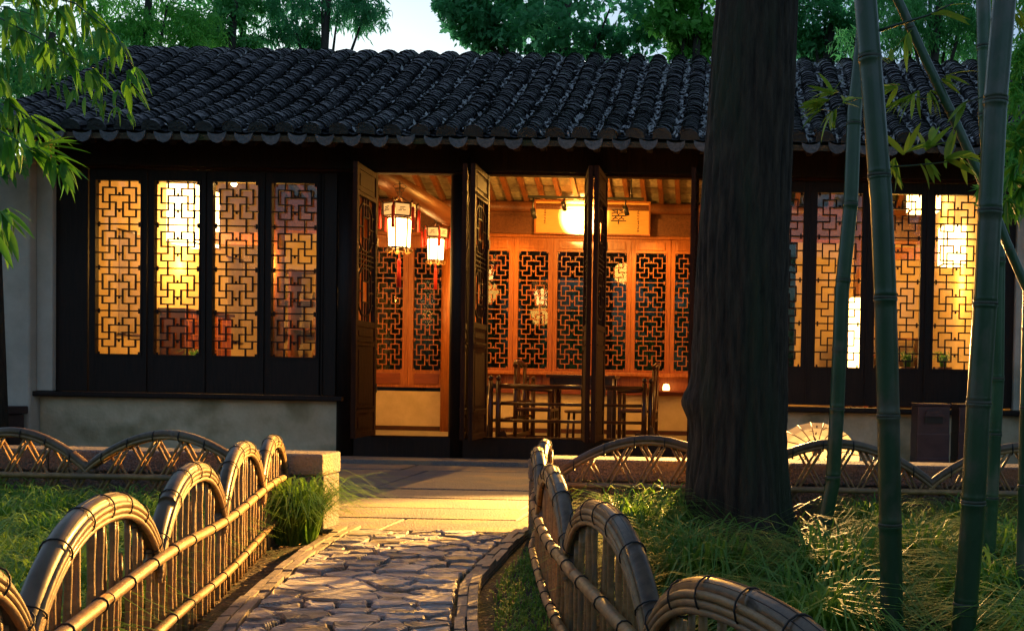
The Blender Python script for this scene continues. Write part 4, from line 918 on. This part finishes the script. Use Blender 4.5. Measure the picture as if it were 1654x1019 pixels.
behind('willow_tree', 'soft drooping willow-like crown left of the patch of open sky', 520, 19, [(470, 25, 45, 55, 0), (545, 25, 55, 40, .5), (590, 20, 40, 40, 0), (500, 70, 35, 25, .5), (430, 0, 40, 30, .5), (520, -45, 90, 40, 0), (440, 70, 35, 22, .2)], 2200, .16, 'foliage_b', 3, droop=.9, aspect=.22)
behind('thin_tree', 'slim dark-trunked tree against the sky left of the willow', 368, 18, [(350, 30, 45, 45, 0), (395, 15, 35, 35, .5), (375, 70, 45, 22, .3), (345, -20, 70, 40, 0), (330, 60, 40, 30, 0)], 1800, .14, 'foliage_c', 4, r0=.16, aspect=.35)
behind('bamboo_grove', 'bright green bamboo thicket rising beyond the left end of the roof', 230, 16, [(240, 60, 80, 45, 0), (300, 50, 55, 50, .5), (180, 30, 60, 50, 0), (210, 100, 80, 40, -.6), (270, 10, 70, 40, 0), (110, 110, 70, 60, -.8), (60, 40, 60, 60, 0), (130, -30, 120, 60, 0), (340, 90, 50, 22, .2), (120, 60, 90, 60, 0)], 3000, .14, 'foliage_a', 5, droop=.6, aspect=.2)
behind('bamboo_grove', 'teal bamboo thicket close beyond the left eave corner', 70, 12.8, [(90, 130, 90, 45, .3), (30, 170, 60, 40, 0), (150, 140, 60, 30, .5), (10, 90, 60, 60, .3), (90, 70, 80, 50, .4), (190, 90, 50, 40, .6)], 3000, .11, 'foliage_c', 6, droop=.6, aspect=.2)
behind('dense_tree', 'dense dark tree beyond the roof just right of the big trunk', 1330, 18, [(1310, 20, 70, 55, 0), (1350, 70, 60, 35, .5), (1400, 20, 60, 60, 0), (1290, 75, 50, 30, .4), (1330, -50, 110, 50, 0)], 2900, .13, 'foliage_b', 7, aspect=.5)
behind('bamboo_grove', 'mixed bamboo thicket behind the roof between the two thick green stems', 1500, 16, [(1470, 40, 60, 45, 0), (1530, 50, 60, 50, .4), (1560, 10, 50, 50, 0), (1440, 0, 70, 40, .6), (1600, 60, 60, 60, 0), (1500, -50, 130, 50, 0), (1400, 60, 70, 40, 0)], 2600, .15, 'foliage_c', 8, droop=.8, aspect=.2)
behind('bamboo_grove', 'leafy bamboo at the right edge of the view in front of the white pier', 1700, 7.4, [(1650, 120, 30, 60, 0), (1640, 230, 30, 40, .2), (1660, 300, 45, 40, 0), (1640, 30, 40, 60, .2), (1625, 330, 25, 18, 0), (1600, 290, 30, 25, .3)], 700, .13, 'foliage_a', 9, droop=.5, aspect=.17, r0=.03)
# garden seen through the rear lattice
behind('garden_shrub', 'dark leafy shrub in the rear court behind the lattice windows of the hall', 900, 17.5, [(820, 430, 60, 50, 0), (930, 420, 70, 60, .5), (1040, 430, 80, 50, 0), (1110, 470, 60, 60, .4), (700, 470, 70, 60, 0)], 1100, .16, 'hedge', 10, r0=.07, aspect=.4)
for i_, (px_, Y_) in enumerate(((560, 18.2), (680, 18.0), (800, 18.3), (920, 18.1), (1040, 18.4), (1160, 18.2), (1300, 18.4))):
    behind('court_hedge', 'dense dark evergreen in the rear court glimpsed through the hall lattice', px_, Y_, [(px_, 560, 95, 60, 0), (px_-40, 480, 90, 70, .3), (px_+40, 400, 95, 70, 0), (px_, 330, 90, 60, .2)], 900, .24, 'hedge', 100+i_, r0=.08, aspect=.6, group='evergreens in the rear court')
for x0_, x1_, lb_ in ((-24, -8.3, 'white garden wall running on from the left end of the pavilion'), (4.4, 20, 'white garden wall running on from the right end of the pavilion')):
    t = thing('garden_wall', lb_, 'wall', ((x0_+x1_)/2, 11.5, 0)); MB().box((x0_, 11.4, -.05), (x1_, 11.7, 2.5)).build('wall', MT['plaster'], t); MB().prism([(11.25, 2.502), (11.85, 2.502), (11.55, 2.75)], 'x', x0_, x1_).build('coping', MT['tile'], t)
for i_, (x_, y_) in enumerate(((-10.5, 13.5), (-14, 13), (-18, 14), (6.5, 13.5), (10, 13), (15, 14))):
    tree('garden_tree', 'leafy tree rising over the side garden wall', (x_, y_, -.05), [(x_+.1, y_, 2), (x_, y_+.1, 4), (x_+.1, y_, 5.5)], .14, [], [(x_+1.4*math.cos(k*1.7), y_+1.2*math.sin(k*1.7), 2.6+.8*(k % 4), 1.4, 1.2, .9) for k in range(7)], 700, .24, 'foliage_c', 150+i_, aspect=.5, group='trees over the side garden walls')
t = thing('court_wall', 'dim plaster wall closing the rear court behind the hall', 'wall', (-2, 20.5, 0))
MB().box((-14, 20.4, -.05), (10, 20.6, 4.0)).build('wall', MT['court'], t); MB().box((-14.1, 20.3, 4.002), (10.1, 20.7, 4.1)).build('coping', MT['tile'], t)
# the great trunk
tb = Vector((.06, 5.02, 0)); t = thing('big_tree', 'massive dark furrowed tree trunk standing in front of the right windows', 'tree', tb)
prof_t = [(-.06, .42, 0), (.05, .33, 0), (.22, .275, 0), (.6, .25, 0), (.78, .252, -.0), (.95, .245, 0), (1.6, .232, .01), (2.4, .215, .04), (3.4, .20, .08), (5.2, .17, .15), (7.5, .11, .2)]
m = MB(); nA = 150; vs = []; g = np.random.default_rng(5); ph = g.uniform(0, 6.28, 8)
zs = np.concatenate([np.linspace(-.06, 3.4, 150), np.linspace(3.7, 7.5, 8)])
for z in zs:
    rr = np.interp(z, [p[0] for p in prof_t], [p[1] for p in prof_t]); ox = np.interp(z, [p[0] for p in prof_t], [p[2] for p in prof_t])
    for j in range(nA):
        a = 2*math.pi*j/nA
        w1 = a*11+ph[0]+1.1*math.sin(z*3.1+2*a)+.5*math.sin(z*9+5*a); w2 = a*23+ph[1]+1.3*math.sin(z*4.3+3*a+ph[3])+.7*math.sin(z*13+7*a)
        k = 1+.016*math.sin(3*a+z)+.075*(abs(math.sin(w1))**.6-.7)+.035*(abs(math.sin(w2))**.6-.7)+g.normal(0, .004)
        if z < .5: k += (.5-z)*.22*math.sin(5*a+1)
        k += .17*math.exp(-((z-.77)/.075)**2)*max(0, math.cos(a-math.pi*1.02))**6
        vs.append((tb.x+ox+rr*k*math.cos(a), tb.y+rr*k*math.sin(a), z))
m.add(vs, [(i*nA+j, i*nA+(j+1) % nA, (i+1)*nA+(j+1) % nA, (i+1)*nA+j) for i in range(len(zs)-1) for j in range(nA)], True); m.build('trunk', MT['bark'], t)
cl = [(.2+2.8*math.cos(k*1.6), 5+2.4*math.sin(k*1.6), 7.6+.7*math.sin(k*2.3), 1.3, 1.3, .8) for k in range(4)]
for c in cl: l = MB(); a = Vector((tb.x+.16, tb.y, 5.0)); c = Vector(c[:3]); l.tube([a, a.lerp(c, .5)+Vector((0, 0, .2)), c], [.08, .05, .02], 7); l.build('limb', MT['bark'], t)
V, F = leafcloud(cl, 1500, .2, 77, .3, .5); link('crown', npmesh('crown', V-np.array(tb), F, MT['foliage_b'], False), t)
# tree at the far left edge and garden trees behind the viewer that shade the path
t_ = tree('side_tree', 'dark tree trunk at the left edge beside the white pier', (-7.03, 9.25, -.05), [(-7.05, 9.25, 1.2), (-7.08, 9.25, 2.6), (-7.3, 9.3, 4.2)], .12, [], [(-7.9, 9.3, 4.1, .9, .7, .6), (-7.15, 9.0, 3.15, .45, .35, .35), (-7.5, 8.8, 2.7, .4, .3, .3), C_(2, 236, 9.0, .30, .22), C_(-10, 270, 9.0, .3, .25)], 800, .12, 'foliage_c', 31, bark='bark')
for i, (x, y) in enumerate(((-9, -6), (-5, -8), (-1, -7), (3.5, -8), (7.5, -6), (7.0, 3.0))):
    tree('garden_tree', 'tall garden tree standing behind the viewpoint', (x, y, -.05), [(x+.1, y, 2), (x, y+.1, 4), (x+.1, y, 6)], .17, [], [(x+1.6*math.cos(k*1.7), y+1.6*math.sin(k*1.7), 1.6+1.1*(k % 5), 1.7, 1.7, 1.1) for k in range(8)], 700, .3, 'foliage_b', 50+i, aspect=.5, group='garden trees behind the viewpoint')

# ---- foreground bamboo: stems with swollen joints, twigs and separate leaves
def leaf_mesh(seed, L=.095, W_=.019, m_='bleaf'):
    g = random.Random(seed); vs, n = [], 6; bend = g.uniform(.1, .5)
    for i in range(n+1):
        u = i/n; wd = W_*math.sin(math.pi*min(1, u*.92+.08))**.8*(1-.35*u) if i < n else 0; z = -bend*L*u*u*.6
        vs += [(-wd/2, u*L, z+wd*.18), (0, u*L, z), (wd/2, u*L, z+wd*.18)]
    fs = []
    for i in range(n): fs += [(3*i, 3*i+1, 3*i+4, 3*i+3), (3*i+1, 3*i+2, 3*i+5, 3*i+4)]
    return MB().add(vs, fs, True).mesh('leaf', MT[m_])
BL = [leaf_mesh(s) for s in range(4)]; LL = [leaf_mesh(s+9, .11, .022, 'lleaf') for s in range(4)]
def spray(parent, P, dirv, n, meshes, sc, g, spread=.9):
    """a fan of bamboo leaves at the tip of a twig"""
    for k in range(n):
        d = (Vector(dirv).normalized()+Vector((g.uniform(-1, 1), g.uniform(-1, 1), g.uniform(-1, .5)))*spread).normalized(); d.z -= .05; d.normalize()
        q = d.to_track_quat('Y', 'Z').to_euler(); s = sc*g.uniform(.7, 1.25)
        o = link('leaf', meshes[g.randrange(len(meshes))], parent, Vector(P)+Vector((g.uniform(-.012, .012),)*3), q, (s*g.uniform(.9, 1.3), s, s)); o.rotation_euler.rotate_axis('Y', g.uniform(-.8, .8))
def culm(label, pix, Y, dia, joints, seed, group=None, ext_top=True, ground=True):
    """pix: photo points down the stem; joints at given photo heights"""
    P = [at(x, y, yy_) for (x, y), yy_ in zip(pix, Y if hasattr(Y, '__len__') else [Y]*len(pix))]
    P.sort(key=lambda v: v.z)
    d0 = (P[0]-P[1]).normalized()
    if ground and P[0].z > 0: P.insert(0, P[0]+d0*(P[0].z+.03)/max(.2, -d0.z))
    d1 = (P[-1]-P[-2]).normalized(); P.append(P[-1]+d1*2.2)
    base = Vector((P[0].x, P[0].y, max(-.03, P[0].z))); t = thing('bamboo', label, 'bamboo', base, group)
    # sample along and build a jointed tube
    pts_ = [P[0]]
    for a, b in zip(P, P[1:]):
        n = max(2, int((b-a).length/.03)); pts_ += [a.lerp(b, (k+1)/n) for k in range(n)]
    zj = sorted(joints); R_ = []; r0 = dia/2; out = []
    def zat(py): 
        y_ = Y if not hasattr(Y, '__len__') else Y[0]; return at(P[0].x*0+pix[0][0], py, y_).z
    zj = [zat(j) for j in joints]; step = abs(zj[0]-zj[1]) if len(zj) > 1 else .3
    zj = sorted(zj); 
    while zj[0]-step > .05: zj.insert(0, zj[0]-step*.95)
    while zj[-1]+step < P[-1].z: zj.append(zj[-1]+step*1.02)
    m = MB(); Q = []; RR = []
    zp = [p.z for p in pts_]
    allz = sorted(set([round(z, 4) for z in zp]+[round(j+o, 4) for j in zj for o in (-.012, -.006, .0, .006, .014)]))
    for z in allz:
        x = float(np.interp(z, zp, [p.x for p in pts_])); y = float(np.interp(z, zp, [p.y for p in pts_])); Q.append((x, y, z)); dj = min(((z-j), j) for j in zj if True) if False else None
        rr = r0
        for j in zj:
            e = z-j
            if abs(e+.006) < .001: rr = r0*1.10
            elif abs(e) < .001: rr = r0*.94
            elif abs(e-.006) < .001: rr = r0*1.05
        RR.append(rr*(1-.012*max(0, z)))
    m.tube(Q, RR, 18); m.build('culm', MT['culm'], t)
    for j in zj:
        if j > 3.2: continue
        x = float(np.interp(j, zp, [p.x for p in pts_])); y = float(np.interp(j, zp, [p.y for p in pts_])); q = MB(); q.tube([(x, y, j-.005), (x, y, j+.003)], [r0*1.06, r0*1.03], 18); q.build('joint', MT['node'], t)
    return t, pts_
b1, _ = culm('thickest green bamboo stem crossing the third window right of the trunk', [(1398, 0), (1410, 150), (1424, 330), (1430, 480), (1435, 670), (1438, 845), (1441, 1018)], 2.6, .062, (93, 283, 480, 670, 845), 1)
b2, _ = culm('thinner leaning green bamboo stem crossing the second window right of the trunk', [(1400, 0), (1380, 180), (1374, 330), (1360, 470), (1352, 660), (1345, 780), (1318, 915)], 4.3, .066, (200, 330, 452, 565, 660, 770), 2)
b3, _ = culm('thick pale green bamboo stem nearest the right edge', [(1622, 0), (1608, 160), (1592, 480), (1580, 660), (1570, 850), (1556, 1018)], 2.5, .062, (163, 340, 490, 650, 810), 3)
b4, _ = culm('dark green bamboo stem half hidden behind the pale one at the right', [(1588, 0), (1592, 200), (1612, 420), (1610, 620), (1600, 820)], 3.5, .052, (75, 185, 420, 610, 700), 4)
b5, p5 = culm('slim bamboo stem leaning diagonally across the right end of the roof', [(1450, 0), (1492, 90), (1540, 190), (1590, 300), (1625, 390), (1660, 470)], 3.1, .030, (45, 180, 330, 400), 5, ground=False)
g = random.Random(17)
def twig(parent, pix, Y, r_, leaves, meshes, sc):
    P = [at(x, y, Y) for x, y in pix]; m = MB(); m.tube(P, list(np.linspace(r_, r_*.4, len(P))), 6); m.build('twig', MT['culm'], parent)
    for i, (x, y, n, dx, dz) in enumerate(leaves): spray(parent, at(x, y, Y), (dx, g.uniform(-.3, .3), dz), int(n*1.6) if meshes is BL else n, meshes, sc*(1.12 if meshes is BL else 1), g, .75)
twig(b1, [(1405, 55), (1450, 40), (1500, 25), (1540, 5)], 2.62, .005, [(1470, 52, 3, -.3, -.6), (1510, 20, 2, 1, .2)], BL, .8)
twig(b2, [(1385, 160), (1365, 165), (1345, 180), (1320, 175)], 3.2, .003, [(1350, 150, 4, -.5, .9), (1335, 165, 5, -1, -.2), (1345, 180, 4, -.6, -.8), (1325, 180, 3, -1, -.7), (1365, 165, 3, .5, .5)], BL, .85)
twig(b5, [(1530, 170), (1500, 160), (1470, 155), (1440, 130)], 3.1, .003, [(1450, 140, 5, -1, .1), (1480, 150, 4, -.5, -.7), (1500, 150, 5, .3, -.6), (1525, 125, 4, 1, .1), (1440, 100, 3, -.6, .8), (1460, 160, 4, -.8, -.5)], BL, .85)
twig(b1, [(1425, 270), (1470, 268), (1530, 262), (1570, 250)], 2.7, .003, [(1465, 245, 4, .3, .9), (1500, 240, 4, .4, .7), (1490, 262, 3, .7, -.8), (1440, 260, 4, .2, -.6), (1530, 255, 4, .6, .4), (1555, 250, 3, .7, -.2)], BL, .82)
twig(b3, [(1600, 150), (1580, 160), (1560, 165)], 2.6, .003, [(1562, 165, 4, -.8, -.6), (1640, 20, 3, .6, -.5)], BL, .7)
twig(b4, [(1612, 330), (1630, 300), (1650, 260)], 3.6, .003, [(1640, 290, 7, .5, -.2), (1650, 240, 9, .5, -.3), (1630, 320, 7, .2, -.9), (1645, 210, 8, .4, .3), (1640, 265, 8, -.3, -.5), (1652, 300, 8, -.2, -.7), (1638, 235, 6, -.5, .1)], LL, 1.0)
# left foreground bamboo hanging in from outside the frame
lb, _ = culm('bamboo at the left edge whose leafy twigs hang over the roof corner', [(-90, 0), (-85, 300), (-80, 600), (-80, 900)], 3.4, .05, (60, 300, 540), 6)
lt = [([(-85, -40), (20, -20), (120, 5), (190, 60), (215, 110)], 3.4, [(60, -5, 7, .3, -.9), (100, 10, 7, .2, -1), (140, 20, 8, .3, -.9), (165, 45, 6, .3, -.8), (190, 70, 6, .3, -.9), (212, 112, 7, .35, -.9), (205, 130, 4, .4, -.6)]),
      ([(-85, 20), (0, 30), (60, 60), (110, 90), (150, 110)], 3.5, [(30, 50, 8, .3, -.8), (70, 70, 8, .3, -.9), (110, 95, 7, .4, -.8), (150, 112, 6, .5, -.6), (10, 30, 7, 0, -.9), (90, 60, 6, .2, -1)]),
      ([(-85, 120), (-20, 140), (20, 170), (60, 200)], 3.3, [(10, 160, 6, .4, -.4), (45, 190, 6, .5, -.4), (60, 205, 5, .8, -.3), (-5, 130, 6, .3, -.5)]),
      ([(-85, 180), (-20, 200), (40, 235), (85, 262)], 3.0, [(20, 225, 8, .4, -.5), (50, 240, 8, .5, -.4), (85, 255, 8, .8, -.3), (100, 265, 6, .6, -.8), (75, 235, 5, .9, .1), (0, 215, 7, .2, -.6)]),
      ([(-85, 300), (-30, 320), (5, 345)], 3.0, [(5, 340, 6, .5, -.4), (0, 370, 4, .3, -.6)]),
      ([(-85, -100), (0, -80), (80, -60)], 3.6, [(10, -40, 8, .1, -1), (50, -30, 8, .2, -1), (90, -35, 8, .2, -1), (130, -30, 8, .2, -1)])]
lt2 = [([(-85, 60), (20, 80), (120, 120), (200, 165)], 5.2, [(q, 70+q*.42+dy, 5, .3, -.8) for q in range(10, 215, 22) for dy in (0, 26)]),
       ([(-85, -10), (40, 20), (150, 60)], 5.4, [(q, 10+q*.35+dy, 5, .3, -.8) for q in range(5, 175, 24) for dy in (0, 28)]),
       ([(-85, 160), (0, 180), (70, 215)], 5.0, [(q, 180+q*.4+dy, 5, .3, -.8) for q in range(0, 90, 20) for dy in (0, 24)])]
for pix, Y, lv in lt2: twig(lb, pix, Y, .004, lv, LL, .85)
for pix, Y, lv in lt: twig(lb, pix, Y, .004, [(a, b, int(c*1.5), d, e) for a, b, c, d, e in lv], LL, .95)
